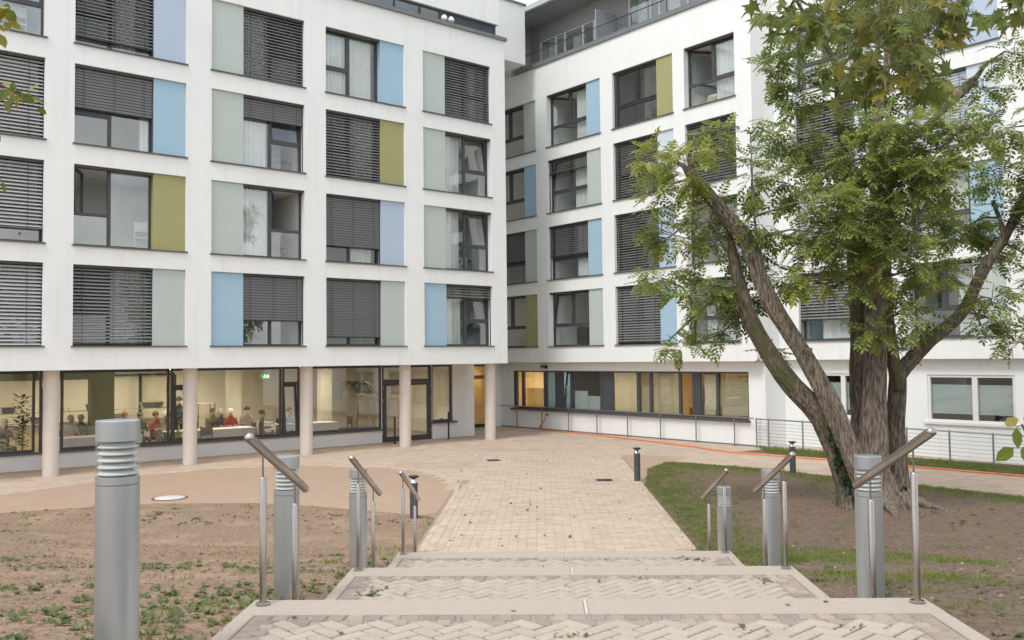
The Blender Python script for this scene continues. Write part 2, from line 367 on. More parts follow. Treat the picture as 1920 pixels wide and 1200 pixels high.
def make_window(bld, w0, u0, u1, z0, z1, side, pw, color, lay, blind=None, cur=None, leaf=None, room=None):
    a0, a1 = (u0, u1-pw) if side == 'R' else ((u0+pw, u1) if side == 'L' else (u0, u1))
    k = MB(); f0, f1 = w0+.25, w0+.33; t = .055
    ring(k, a0+.004, a1-.004, z0+.006, z1-.004, t, f0, f1)
    W = a1-a0; zt = z0+(.92 if lay in 'LR' else .86); lights = []; tm = .045
    if lay in 'LR':
        um = a0+W*(.46 if lay == 'L' else .47)
        k.box(um-tm, um+tm, f0-.004, f1+.004, z0+t, z1-t)
        p, q = (a0+t, um-tm) if lay == 'L' else (um+tm, a1-t)
        k.box(p, q, f0-.002, f1+.002, zt-.045, zt+.045)
        o = (um+tm, a1-t) if lay == 'L' else (a0+t, um-tm)
        lights = [(*o, z0+t, z1-t), (p, q, z0+t, zt-.045)]; lf = [(p, q, zt+.045, z1-t)]
    elif lay == 'T':
        um = a0+W*.5
        k.box(a0+t, a1-t, f0-.002, f1+.002, zt-.05, zt+.05); k.box(um-tm, um+tm, f0-.004, f1+.004, zt+.05, z1-t)
        lights = [(a0+t, a1-t, z0+t, zt-.05)]; lf = [(a0+t, um-tm, zt+.05, z1-t), (um+tm, a1-t, zt+.05, z1-t)]
    k.box(a0+.006, a1-.006, w0+.075, w0+.2, z1-.07, z1-.006)      # blind head box
    win = k.build('window', m_frame, bld)
    for r in lights: pane_box(win, *r, w0+.29)
    for i, r in enumerate(lf):
        mode = leaf if i == 0 else None
        k = MB(); a, b, c, d = r; ring(k, 0, b-a, 0, d-c, .05, -.035, .035); k.box(.05, b-a-.05, -.005, .005, .05, d-c-.05, 1)
        s = k.build('sash', [m_frame, m_glass], win)
        T = Matrix.Translation((a, w0+.285, c))
        if mode == 'tilt': T = T @ Matrix.Rotation(R(-7), 4, 'X')
        elif mode == 'open': T = T @ Matrix.Rotation(R(62), 4, 'Z')
        s.matrix_local = T
    if pw:
        p0, p1 = (a1, u1) if side == 'R' else (u0, a0)
        k = MB(); k.box(p0+.003, p1-.003, w0+.065, w0+.36, z0+.006, z1-.003)
        k.build('colour_panel', PAN[color], win, label={'sage': 'sage green facade panel', 'blue': 'sky blue facade panel', 'lavender': 'pale lavender facade panel', 'olive': 'olive green facade panel', 'pale': 'pale grey blue facade panel'}[color])
    k = MB(); k.box(u0-.045, u1+.045, w0-.055, w0+.27, z0-.032, z0+.004); k.build('sill', m_sill, win)
    k = MB(); e = .003; D = 2.9
    A, B, C, E_ = u0+e, u1-e, z0+e, z1-e; y0, y1 = w0+.362, w0+D
    k.quad((A, y0, C), (A, y1, C), (A, y1, E_), (A, y0, E_)); k.quad((B, y0, C), (B, y0, E_), (B, y1, E_), (B, y1, C))
    k.quad((A, y1, C), (B, y1, C), (B, y1, E_), (A, y1, E_)); k.quad((A, y0, C), (B, y0, C), (B, y1, C), (A, y1, C)); k.quad((A, y0, E_), (A, y1, E_), (B, y1, E_), (B, y0, E_))
    k.build('room', room or m_room, win)
    if blind: add_blind(win, a0+.004, a1-.004, z0, z1, w0+.14, *blind)
    if cur:
        for (p, q) in cur: curtain_mesh(a0+W*p, a0+W*q, z0+.03, z1-.05, w0+.42).build('curtain', m_curtain, win)
    return win

# ---- left wing
lw = thing('apartment_building', 'white rendered building wing raised on round columns over a glazed dining hall', 'building', mtx=ML)
CA, CB, CC, CD, CE = (-19.75, -16.593), (-15.835, -12.695), (-11.913, -8.788), (-8.005, -4.882), (-4.081, -.952)
SL = 2.929
holesL = [(c[0], c[1], r[0], r[1]) for c in (CA, CB, CC, CD, CE) for r in ROWS]
k = MB()
facade(k, -34, -.239, SL, 15.53, holesL, 0)
k.quad((-.239, 0, SL), (-.239, 5.5, SL), (-.239, 5.5, 15.53), (-.239, 0, 15.53))
k.quad((-34, 0, SL), (-34, 12.5, SL), (-34, 12.5, 18.4), (-34, 0, 18.4))
k.quad((-34, 0, 15.53), (-.239, 0, 15.53), (-.239, 2.2, 15.53), (-34, 2.2, 15.53))
k.box(-33.99, 2.72, 2.2, 12.4, 15.76, 18.33)
k.quad((-.239, 5.5, 0), (3.84, 5.5, 0), (3.84, 5.5, 15.8), (-.239, 5.5, 15.8)) if False else None
facade(k, -.239, 3.86, 0.0, 15.8, [(2.0, 3.25, .02, 2.86)], 5.5, .1)
k.quad((3.86, 5.6, 15.79), (10, 5.6, 15.79), (10, 5.6, 18.4), (3.86, 5.6, 18.4))
k.build('wall', m_plaster, lw)
k = MB(); k.quad((-34, .002, SL+.0), (-.241, .002, SL), (-.241, 2.4, SL), (-34, 2.4, SL)); k.quad((-.24, 2.4, SL), (3.84, 2.4, SL), (3.84, 5.5, SL), (-.24, 5.5, SL)) if False else None
k.build('soffit', m_soffit, lw)
k = MB(); k.box(-34, 2.78, 2.14, 12.5, 18.33, 18.42); k.build('roof_coping', m_ledge, lw)
# terrace strip with its parapet ledge
k = MB(); k.box(-34, -.16, -.09, .5, 15.53, 15.66); k.build('parapet_ledge', m_ledge, lw)
k = MB(); k.box(-34, -.33, .5, 2.2, 15.532, 15.60, 0); k.build('terrace_floor', m_ledge, lw)
tg = MB()
for u in (-12, -9.4, -6.8, -5.0, -3.9, -3.0, -.36): tg.box(u-.035, u+.035, .43, .5, 15.66, 16.2)
tg.box(-34, -.325, .42, .51, 16.2, 16.26); tb = tg.build('terrace_screen', m_dark, lw)
for a, b in ((-12, -9.4), (-9.4, -6.8), (-6.8, -5.0), (-5, -3.9), (-3.9, -3.0)): pane_box(tb, a+.035, b-.035, 15.66, 16.2, .46)
k = MB(); k.box(-2.965, -.395, .44, .48, 15.66, 16.2); k.build('dark_infill', m_dark, tb)
k = MB(); k.box(-33.9, -.25, .3, 2.2, 16.262, 18.3); k.build('upper_wall', m_plaster, lw)
specL = {
 'A': dict(side='N', pw=0, col=CA, lay='R', rows={3: dict(leaf=None), 2: dict(blind=('light', 1, 'o')), 1: dict(blind=('light', .82, 'o')), 0: dict(blind=('light', 1, 'o'))}),
 'B': dict(side='R', pw=.95, col=CB, lay='L', rows={3: dict(color='lavender', blind=('dark', .9, 'o'), cur=[(.55, .8)]), 2: dict(color='blue', blind=('dark', .52, 'c'), cur=[(.86, .98)]), 1: dict(color='olive', leaf='open'), 0: dict(color='sage', blind=('dark', .97, 'o'), cur=[(.52, .95)], leaf='open')}),
 'C': dict(side='L', pw=1.05, col=CC, lay='R', rows={3: dict(color='sage', blind=('dark', 1, 'o'), leaf='tilt', cur=[(.0, .4)]), 2: dict(color='sage', blind=('dark', .3, 'c'), cur=[(.0, .45)], leaf='tilt'), 1: dict(color='sage', cur=[(.0, .46)], leaf='open'), 0: dict(color='blue', blind=('dark', .62, 'c'))}),
 'D': dict(side='R', pw=.97, col=CD, lay='L', rows={3: dict(color='blue', cur=[(0, .45), (.5, .93)]), 2: dict(color='olive', blind=('dark', 1, 'o'), cur=[(.55, .95)]), 1: dict(color='lavender', blind=('dark', .76, 'c'), cur=[(.5, .9)]), 0: dict(color='sage', blind=('dark', .86, 'c'))}),
 'E': dict(side='L', pw=1.02, col=CE, lay='R', rows={3: dict(color='sage', blind=('dark', 1, 'o'), cur=[(.6, .8)]), 2: dict(color='sage', cur=[(.0, .42)], leaf='tilt'), 1: dict(color='sage', cur=[(.0, .4)], leaf='tilt'), 0: dict(color='blue', blind=('dark', .19, 'o'), cur=[(.0, .42)], leaf='tilt')})}
for c in specL.values():
    for r, d in c['rows'].items():
        make_window(lw, 0, *c['col'], *ROWS[r], c['side'], c['pw'], d.get('color'), c['lay'], d.get('blind'), d.get('cur'), d.get('leaf'))
# columns under the wing
k = MB(); k.lathe([(.21, 0), (.21, SL)], 28); cm = k.mesh('column', m_concrete)
for i in range(-1, 5): link('column', cm, lw, (-16.25+3.88*i if i >= 0 else -20.13, .5, 0))
# glazed front of the dining hall
WH = 2.35; ZS, ZT = .52, 2.90
doorU = (-4.42, -2.18)
bays = [(-20.2, -16.25, 'f'), (-16.13, -15.60, 's'), (-15.55, -12.33, 'f'), (-12.28, -11.62, 's'), (-11.57, -8.47, 'f'), (-8.42, -7.78, 's'), (-7.73, -4.45, 'f'), (-2.15, -1.18, 'f2')]
k = MB()
facade(k, -34, -.1, 0, SL, [(-20.2, -4.45, ZS, ZT), (doorU[0]-.02, doorU[1]+.02, .0, ZT), (-2.15, -1.16, .66, ZT)], WH, .3)
k.quad((-.1, WH, 0), (-.1, 5.5, 0), (-.1, 5.5, SL), (-.1, WH, SL))
k.build('ground_wall', m_plaster2, lw)
for a, b, kind in bays:
    k = MB(); zb = .66 if kind == 'f2' else ZS; t = .07 if kind != 's' else .06
    ring(k, a, b, zb+.004, ZT-.004, t, WH+.06, WH+.15)
    if kind == 's':
        k.box(a+t, b-t, WH+.058, WH+.152, 2.28, 2.38)
    w_ = k.build('hall_window', m_frame, lw)
    if kind == 's':
        pane_box(w_, a+t, b-t, 2.38, ZT-t, WH+.1, m_glass_in)
        k = MB(); ring(k, 0, b-a-2*t, 0, 2.28-zb-t, .07, -.035, .035); k.box(.07, b-a-2*t-.07, -.006, .006, .07, 2.28-zb-t-.07, 1)
        s = k.build('sash', [m_frame, m_glass_in], w_); s.matrix_local = Matrix.Translation((a+t, WH+.1, zb+t)) @ Matrix.Rotation(R(-5 if a > -12.5 else 0), 4, 'X')
    else: pane_box(w_, a+t, b-t, zb+t, ZT-t, WH+.1, m_glass_in)
    if kind == 'f2':
        k = MB(); k.box(a-.02, b+.12, WH-.16, WH+.1, zb-.06, zb+.003); k.build('sill', m_sill, w_)
k = MB(); k.box(-20.2, -4.46, WH-.09, WH+.1, ZS-.055, ZS+.003); k.build('hall_sill', m_sill, lw)
k = MB(); k.box(-20.2, -4.46, WH-.02, WH+.02, ZT-.002, SL-.002); k.build('head_trim', m_black, lw)
a, b = doorU
k = MB(); ring(k, a, b, 0.005, ZT-.004, .08, WH+.05, WH+.16); k.box(a+.08, b-.08, WH+.048, WH+.162, 2.24, 2.36)
dr = k.build('entrance_door', m_frame, lw)
pane_box(dr, a+.08, b-.08, 2.36, ZT-.08, WH+.1, m_glass_in)
um = (a+b)/2
for p, q in ((a+.085, um-.003), (um+.003, b-.085)):
    k = MB(); ring(k, p, q, .09, 2.235, .11, WH+.03, WH+.1); k.box(p+.11, q-.11, WH+.05, WH+.06, .2, 2.125, 1); k.build('door_leaf', [m_frame, m_glass_in], dr)
k = MB()
for s in (-1, 1): k.tube([(um+s*.07, WH-.02, .9), (um+s*.07, WH-.02, 1.5)], .014, 8)
k.build('handle', m_steel, dr)
k = MB()
for z in (.3, 1.5, 2.0):
    for x in (a+.04, b-.04): k.tube([(x, WH+.02, z), (x, WH+.02, z+.14)], .012, 6)
k.build('hinge', m_steel_d, dr)
# side door at the back of the recess between the wings
k = MB(); ring(k, 2.0, 3.25, .03, 2.85, .07, 5.45, 5.54); k.box(2.07, 3.18, 5.448, 5.542, 2.28, 2.36)
sdr = k.build('side_door', m_black, lw); pane_box(sdr, 2.07, 3.18, 2.36, 2.78, 5.5, m_glass_in)
k = MB(); ring(k, 2.09, 3.17, .1, 2.27, .07, 5.46, 5.52, 0); k.box(2.16, 3.1, 5.485, 5.495, .17, 2.2, 1); k.build('door_leaf', [m_black, m_glass_in], sdr)
k = MB()
k.quad((1.7, 5.62, .02), (1.7, 9, .02), (1.7, 9, 2.86), (1.7, 5.62, 2.86)); k.quad((3.3, 5.62, .02), (3.3, 5.62, 2.86), (3.3, 9, 2.86), (3.3, 9, .02))
k.quad((1.7, 9, .02), (3.3, 9, .02), (3.3, 9, 2.86), (1.7, 9, 2.86)); k.quad((1.7, 5.62, .02), (3.3, 5.62, .02), (3.3, 9, .02), (1.7, 9, .02)); k.quad((1.7, 5.62, 2.86), (1.7, 9, 2.86), (3.3, 9, 2.86), (3.3, 5.62, 2.86))
k.build('corridor', m_roomw, lw)

# ---- dining hall interior (walls are part of the wing)
m_hallw = mat('hall_wall', (.75, .70, .58), (.71, .66, .54), 1, .9); m_hallc = mat('hall_ceiling', (.70, .66, .55), rough=.9)
m_hallf = mat('hall_floor', (.23, .20, .18), (.20, .17, .15), 3, .45); m_green = mat('green_paint_and_shade', (.17, .20, .075), (.155, .18, .07), 2, .8)
k = MB(); B0, B1, WB = -33.8, -.4, 10.2
rear = [(-23.3, -21.3, .5, 2.5), (-19.1, -17.6, .5, 2.5)]
facade(k, B0, B1, .02, 2.91, rear, WB, .15)
k.quad((B0, WH+.32, .02), (B0, WB, .02), (B0, WB, 2.91), (B0, WH+.32, 2.91)); k.quad((B1, WH+.32, .02), (B1, WH+.32, 2.91), (B1, WB, 2.91), (B1, WB, .02))
k.build('hall_wall', m_hallw, lw)
k = MB(); k.quad((B0, WH+.31, .02), (B1, WH+.31, .02), (B1, WB, .02), (B0, WB, .02)); k.build('hall_floor', m_hallf, lw)
k = MB(); k.quad((B0, WH+.31, 2.905), (B0, WB, 2.905), (B1, WB, 2.905), (B1, WH+.31, 2.905)); k.build('hall_ceiling', m_hallc, lw)
k = MB(); k.box(-19.9, -13.4, 4.6, 5.0, 2.58, 2.9); k.box(-14.1, -13.4, 4.6, 5.1, .03, 2.58); k.build('pillar_and_ceiling_shade', m_green, lw)  # green pillar; overhead box added as dark colour for the shaded ceiling
k = MB(); k.box(-8.6, -8.15, 6.6, 7.05, .03, 2.9); k.box(-5.4, -4.95, 5.3, 5.7, .03, 2.9); k.build('hall_pillar', m_hallw, lw)
k = MB()
for u in (-12.2, -10.9, -9.55): k.box(u-.05, u+.05, 9.9, 10.0, .03, 2.6)
k.box(-12.2, -9.55, 9.9, 10.0, 2.6, 2.68); k.build('glazed_partition', m_black, lw)
for a, b, c, d in rear:
    k = MB(); ring(k, a, b, c, d, .06, WB+.02, WB+.08); k.box((a+b)/2-.03, (a+b)/2+.03, WB+.02, WB+.08, c, d); k.build('rear_window', m_frame_w, lw)

# ---- right wing
rw = thing('apartment_building', 'white rendered building wing with an office window band, behind the leaning tree', 'building', mtx=MR)
CF, CG, CH, CI = (-1.45, 1.748), (2.483, 5.719), (6.406, 9.50), (10.046, 12.284)
CJ, CK = (13.75, 16.85), (17.65, 20.46); WK = 1.3; UE = 12.958
k = MB()
facade(k, -1.6, UE, SL, 15.78, [(c[0], c[1], r[0], r[1]) for c in (CF, CG, CH, CI) for r in ROWS], 0)
k.quad((UE, 0, SL), (UE, WK, SL), (UE, WK, 15.78), (UE, 0, 15.78)); k.quad((UE, 0, 15.78), (UE, WK, 15.78), (UE, WK, 22), (UE, 0.9, 22))
facade(k, UE, 34, SL+.03, 22, [(c[0], c[1], r[0], r[1]) for c in (CJ, CK) for r in ROWS], WK)
k.quad((34, WK, 0), (34, 9, 0), (34, 9, 22), (34, WK, 22)); k.quad((-1.6, 0, SL), (-1.6, 6, SL), (-1.6, 6, 18.4), (-1.6, 0, 15.78))
k.quad((UE, WK, 22), (34, WK, 22), (34, 12, 22), (UE, 12, 22)); k.quad((-1.6, 12, 0), (34, 12, 0), (34, 12, 22), (-1.6, 12, 22))
k.build('wall', m_plaster, rw)
k = MB(); k.quad((-1.6, .002, SL), (UE, .002, SL), (UE, .6, SL), (-1.6, .6, SL)); k.quad((UE, WK+.002, SL+.03), (34, WK+.002, SL+.03), (34, WK+.45, SL+.03), (UE, WK+.45, SL+.03)); k.quad((UE, 0, SL), (UE, .6, SL), (UE, .6, SL+.03), (UE, 0, SL+.03))
k.build('soffit', m_soffit, rw)
specR = {
 'F': dict(side='R', pw=.86, col=CF, lay='T', w=0, rows={3: dict(color='sage'), 2: dict(color='blue'), 1: dict(color='sage', blind=('dark', .58, 'c')), 0: dict(color='olive')}),
 'G': dict(side='R', pw=.86, col=CG, lay='T', w=0, rows={3: dict(color='blue', cur=[(.62, .98)], leaf='open'), 2: dict(color='sage', blind=('dark', .27, 'w'), cur=[(.55, .95)], leaf='tilt'), 1: dict(color='blue', blind=('dark', .58, 'w'), cur=[(.6, .95)]), 0: dict(color='sage', leaf='tilt')}),
 'H': dict(side='R', pw=.84, col=CH, lay='T', w=0, rows={3: dict(color='olive', blind=('dark', .97, 'w'), cur=[(.6, .9)]), 2: dict(color='pale', blind=('dark', 1, 'w')), 1: dict(color='lavender', blind=('dark', 1, 'w'), cur=[(.6, .95)]), 0: dict(color='blue', blind=('dark', .98, 'o'))}),
 'I': dict(side='N', pw=0, col=CI, lay='T', w=0, rows={3: dict(cur=[(.52, .98)], leaf='open'), 2: dict(blind=('dark', 1, 'w')), 1: dict(cur=[(.5, .95)]), 0: dict(blind=('dark', .35, 'o'), cur=[(.25, .97)])}),
 'J': dict(side='R', pw=.95, col=CJ, lay='T', w=WK, rows={3: dict(color='pale', cur=[(.1, .9)]), 2: dict(color='pale', blind=('dark', 1, 'o')), 1: dict(color='sage', blind=('blue', 1, 'c')), 0: dict(color='pale', blind=('dark', .72, 'o'), cur=[(.3, .9)])}),
 'K': dict(side='R', pw=.95, col=CK, lay='T', w=WK, rows={3: dict(color='lavender', blind=('blue', 1, 'c')), 2: dict(color='pale', blind=('blue', 1, 'c')), 1: dict(color='blue', cur=[(.1, .9)]), 0: dict(color='sage', leaf='open', cur=[(.7, .95)])})}
for c in specR.values():
    for r, d in c['rows'].items():
        make_window(rw, c['w'], *c['col'], *ROWS[r], c['side'], c['pw'], d.get('color'), c['lay'], d.get('blind'), d.get('cur'), d.get('leaf'))
# ground storey of the right wing
WG = .45; U0, U1, Z0, Z1 = -.52, 12.26, .88, 2.56
gk = (17.95, 20.48, 1.06, 2.48); gj = (13.95, 16.3, 1.06, 2.50)
k = MB(); facade(k, -1.6, UE-.02, -.05, SL, [(U0, U1, Z0, Z1)], WG, .2)
k.quad((UE-.02, WG, -.05), (UE-.02, WK+.3, -.05), (UE-.02, WK+.3, SL), (UE-.02, WG, SL))
facade(k, UE-.02, 34, -.25, SL+.03, [gk, gj], WK+.3, .25)
k.build('ground_wall', m_plaster, rw)
k = MB(); k.box(-1.39, UE-.02, WG-.012, WG-.002, 0, .05); k.build('plinth_trim', m_ledge, rw)
k = MB(); bw0, bw1 = WG+.05, WG+.14
ring(k, U0+.004, U1-.004, Z0+.004, Z1-.004, .06, bw0, bw1)
mul = [(-.44, -.3), (.04, .19), (1.52, 1.7), (3.2, 3.3), (6.99, 7.13), (7.65, 7.76), (9.1, 9.21), (10.82, 10.92)]
for a, b in mul: k.box(a, b, bw0-.004, bw1+.004, Z0+.06, Z1-.06)
for a, b in ((2.26, 2.74), (4.97, 5.72), (9.74, 10.12)):
    k.box(a, b, bw0+.002, bw1-.002, Z0+.06, Z1-.06); ring(k, a+.08, b-.08, Z0+.12, Z1-.12, .04, bw0-.012, bw0+.002)
rib = k.build('ribbon_window', m_dark, rw)
for a, b in ((-.3, .04), (.19, 1.52), (1.7, 2.26), (3.3, 4.97), (5.72, 6.99), (7.13, 7.65), (7.76, 9.1), (10.92, 12.19)):
    pane_box(rib, a, b, Z0+.06, Z1-.06, WG+.1)
for a, b in ((2.74, 3.2), (10.12, 10.82)):
    k = MB(); H = Z1-Z0-.12; ring(k, 0, b-a, 0, H, .06, -.035, .035); k.box(.06, b-a-.06, -.005, .005, .06, H-.06, 1)
    s = k.build('sash', [m_dark, m_glass], rib); s.matrix_local = Matrix.Translation((a, WG+.1, Z0+.06)) @ Matrix.Rotation(R(-8), 4, 'X')
m_roll = leafmat('roller_blind', (.62, .59, .45), (.60, .57, .43), .9); m_roll2 = mat('pleated_blind', (.43, .50, .49), (.41, .48, .47), 2, .9)
m_rollw = leafmat('warm_blind', (.68, .53, .27), (.66, .51, .25), .9)
for a, b, c, d, M in ((.19, 1.5, .95, 1.75, m_rollw), (3.32, 4.1, .95, 1.70, m_roll2), (4.12, 4.95, .95, 1.5, m_roll2), (5.74, 6.97, .95, 2.5, m_roll), (7.15, 7.63, .95, 2.0, m_roll), (7.78, 9.08, .95, 2.5, m_roll), (2.78, 3.16, .95, 1.9, m_roll2), (10.16, 10.8, .95, 2.45, m_roll), (10.94, 12.17, 1.0, 2.25, m_roll)):
    k = MB(); n = int((d-c)/.05)
    for i in range(n):
        z = c+(d-c)*i/n; z2 = c+(d-c)*(i+1)/n; zm = (z+z2)/2
        k.quad((a, WG+.22, z), (b, WG+.22, z), (b, WG+.205, zm), (a, WG+.205, zm)); k.quad((a, WG+.205, zm), (b, WG+.205, zm), (b, WG+.22, z2), (a, WG+.22, z2))
    k.box(a, b, WG+.2, WG+.225, d, d+.025); k.build('pleated_blind', M, rib)
k = MB(); k.box(U0-.1, U1+.06, WG-.10, WG+.1, Z0-.07, Z0+.002); k.build('sill', m_sill, rib)
def roomshell(name, u0, u1, w0, w1, z0, z1, M, par):
    k = MB()
    k.quad((u0, w0, z0), (u0, w1, z0), (u0, w1, z1), (u0, w0, z1)); k.quad((u1, w0, z0), (u1, w0, z1), (u1, w1, z1), (u1, w1, z0))
    k.quad((u0, w1, z0), (u1, w1, z0), (u1, w1, z1), (u0, w1, z1)); k.quad((u0, w0, z0), (u1, w0, z0), (u1, w1, z0), (u0, w1, z0)); k.quad((u0, w0, z1), (u0, w1, z1), (u1, w1, z1), (u1, w0, z1))
    return k.build(name, M, par)
m_teal = mat('room_teal', (.42, .50, .49), rough=.9); m_brown = mat('room_brown', (.20, .15, .13), rough=.9)
roomshell('office_room', -.6, 1.61, WG+.21, 3.6, .1, 2.7, m_roomw, rw); roomshell('office_room', 1.63, 3.25, WG+.21, 3.6, .1, 2.7, m_teal, rw)
roomshell('office_room', 3.27, 5.4, WG+.21, 3.6, .1, 2.7, m_brown, rw); roomshell('office_room', 5.42, 7.05, WG+.21, 3.6, .1, 2.7, m_roomw, rw)
roomshell('office_room', 7.07, 12.3, WG+.21, 4.6, .1, 2.7, m_roomw, rw)
for hb, mm in ((gk, (19.27, 19.42)), (gj, (15.05, 15.2))):
    a, b, c, d = hb; wf = WK+.3
    k = MB(); ring(k, a+.003, b-.003, c+.003, d-.003, .075, wf+.03, wf+.12); k.box(mm[0], mm[1], wf+.028, wf+.122, c+.07, d-.07)
    w_ = k.build('white_window', m_frame_w, rw)
    for p, q in ((a+.075, mm[0]), (mm[1], b-.075)):
        pane_box(w_, p, q, c+.075, d-.075, wf+.08)
        k = MB(); z0, z1 = c+.28, d-.3; n = 26
        for i in range(n):
            z = z0+(z1-z0)*i/n; z2 = z0+(z1-z0)*(i+1)/n; zm = (z+z2)/2
            k.quad((p, wf+.16, z), (q, wf+.16, z), (q, wf+.148, zm), (p, wf+.148, zm)); k.quad((p, wf+.148, zm), (q, wf+.148, zm), (q, wf+.16, z2), (p, wf+.16, z2))
        k.box(p, q, wf+.14, wf+.165, z0-.03, z0); k.build('pleated_blind', m_roll2, w_)
    k = MB(); k.box(a-.1, b+.12, wf-.07, wf+.03, c-.07, c+.001); k.build('sill', m_frame_w, w_)
    roomshell('room', a-.1, b+.1, wf+.251, wf+3, c-.4, d+.1, m_brown, w_)
# roof terrace: ledge, penthouse wall, soffit
k = MB(); k.box(.40, UE, -.07, .3, 15.78, 15.95); k.build('parapet_ledge', m_ledge, rw)
k = MB(); k.box(-1.5, UE, .3, WK, 15.782, 15.9); k.build('terrace_floor', m_ledge, rw)
m_slatw = mat('penthouse_cladding', (.34, .34, .345), (.32, .32, .325), 3, .6); m_corr = mat('corrugated_soffit', (.40, .43, .435), (.38, .41, .415), 3, .5)
pw_ = (.62, 4.95, 15.92, 17.55); pw2 = (6.1, 10.3, 15.92, 18.0)
k = MB(); facade(k, -1.5, UE, 15.9, 18.36, [pw_, pw2], WK, .2); k.box(-.25, .05, .35, WK, 15.9, 18.3)
ph = k.build('penthouse_wall', m_slatw, rw)
k = MB()
for u0, u1 in ((.05, .6), (4.97, 6.08)):
    z = 15.95
    while z < 18.3: k.box(u0, u1, WK-.03, WK-.004, z, z+.07); z += .095
k.build('cladding_slat', m_slatw, rw, kind='stuff')
for hb, ms in ((pw_, (1.65, 2.25, 3.4, 4.1)), (pw2, (7.3, 7.75, 9.2))):
    a, b, c, d = hb; k = MB(); ring(k, a, b, c, d, .06, WK+.05, WK+.12)
    for x in ms: k.box(x-.05, x+.05, WK+.048, WK+.122, c+.06, d-.06)
    w_ = k.build('terrace_door', m_frame_w, rw); e = [a, *ms, b]
    for p, q in zip(e, e[1:]): pane_box(w_, p+.05, q-.05, c+.06, d-.06, WK+.085)
    roomshell('room', a-.05, b+.05, WK+.201, WK+3, c-.01, d+.05, m_room, w_)
    for p, q in zip(e[::2], e[1::2]): curtain_mesh(p+.1, p+(q-p)*.5, c, d, WK+.5).build('curtain', m_curtain, w_)
k = MB(); u = -.9
while u < UE: k.box(u, u+.09, .06, WK-.01, 18.30, 18.335); k.box(u+.09, u+.18, .06, WK-.01, 18.32, 18.345); u += .18
k.build('soffit_rib', m_corr, rw, kind='stuff')
k = MB(); k.box(-1.0, UE, -.12, 9, 18.346, 18.5); k.box(-1.0, UE, -.18, -.121, 18.27, 18.60); k.tube([(-1.02, -.24, 18.33), (UE, -.24, 18.33)], .06, 10); k.build('roof', m_corr, rw)
k = MB(); k.box(5.44, 5.49, .08, 1.25, 15.97, 17.30); k.build('privacy_screen', mat('screen_glass', (.30, .33, .34), rough=.25), rw)
rl = thing('terrace_railing', 'grey wire railing along the roof terrace of the right wing', 'railing', mtx=MR)
k = MB(); k.tube([(.72, .1, 15.95), (.72, .1, 16.45), (.80, .1, 16.53), (UE-.05, .1, 16.53)], .022, 8); k.build('top_rail', m_dark, rl)
for u in (2.2, 3.7, 5.2, 7.4, 9.2, 11): k = MB(); k.tube([(u, .1, 15.95), (u, .1, 16.44), (u, .06, 16.52)], .018, 6); k.build('post', m_dark, rl)
for z in (16.04, 16.13, 16.22, 16.31, 16.41): k = MB(); k.tube([(.74, .1, z), (UE-.05, .1, z)], .006, 5); k.build('cable', m_steel_d, rl)
# wall lamp and water tap on the ground wall
wl = thing('wall_lamp', 'small dark box lamp high on the wall above the office window band', 'lamp', mtx=MR @ Matrix.Translation((1.68, WG, 2.70)))
k = MB(); k.box(-.16, .16, -.12, -.002, -.05, .08); k.box(-.17, .17, -.15, -.12, .03, .085); k.build('housing', m_black, wl)
k = MB(); k.box(-.12, .12, -.128, -.121, -.042, .0); k.build('lens', mat('lamp_lens', (.5, .5, .47), rough=.3), wl)
tp = thing('water_tap', 'grey outdoor tap on the white wall with the orange hose attached', 'tap', mtx=MR @ Matrix.Translation((1.82, WG, .66)))
k = MB(); k.lathe([(.055, 0), (.055, .02)], 12, T=Matrix.Rotation(R(90), 4, 'X')); k.tube([(0, -.02, 0), (0, -.12, 0), (0, -.15, -.03), (0, -.15, -.08)], .02, 8); k.build('body', m_steel_d, tp)
k = MB(); k.box(-.06, .06, -.09, -.07, .03, .045); k.box(-.01, .01, -.09, -.07, .0, .03); k.build('handle', m_dark, tp)
# ------------------------------------------------------------------ ground
m_pav = mat('court_paver', (.50, .395, .305), (.465, .365, .28), 5, .85, .25, 120, isl=.10, c3=(.42, .33, .25), s3=.5, f3=.5, w3=.25)
m_joint = mat('paving_joint', (.37, .28, .21), (.33, .25, .185), 8, .95)
m_tan = mat('tan_asphalt', (.42, .30, .215), (.385, .275, .195), 3, .9, .35, 160, c3=(.375, .268, .192), s3=.8, f3=.5, w3=.25)
m_soil = mat('soil', (.325, .225, .15), (.18, .122, .08), 16, .95, 1.0, 28, c3=(.36, .245, .172), w3=.25, s3=1.1, f3=.5, detail=9)
m_soil2 = mat('dark_soil', (.205, .14, .099), (.112, .079, .056), 12, .95, 1.0, 28, c3=(.125, .11, .06), s3=1.3, f3=.57, detail=9)  # darker brown soil of the tree lawn and verge
m_field = mat('field', (.10, .13, .045), (.14, .13, .07), .2, .95)
m_slab = mat('step_slab', (.42, .36, .298), (.39, .335, .277), 30, .85, .3, 240, c3=(.325, .285, .24), s3=90, f3=.62)
m_herr = mat('herringbone_paver', (.43, .368, .302), (.395, .338, .277), 12, .85, .3, 160, isl=.06, c3=(.38, .33, .275), s3=60, f3=.6)
m_cob = mat('porphyry_cobble', (.345, .27, .22), (.30, .25, .21), 9, .8, .3, 80, isl=.22)
m_mort = mat('mortar', (.10, .085, .068), (.075, .062, .05), 14, .95, .2, 100)
SDI = MP.inverted()
def inside(poly, x, y):
    x = np.asarray(x, float); y = np.asarray(y, float); r = np.zeros(x.shape, bool); n = len(poly); j = n-1
    for i in range(n):
        xi, yi = poly[i]; xj, yj = poly[j]
        c = ((yi > y) != (yj > y)) & (x < (xj-xi)*(y-yi)/((yj-yi) or 1e-9)+xi); r ^= c; j = i
    return r
SLF, SRT = -1.84, 2.36                                # path edges (path frame)
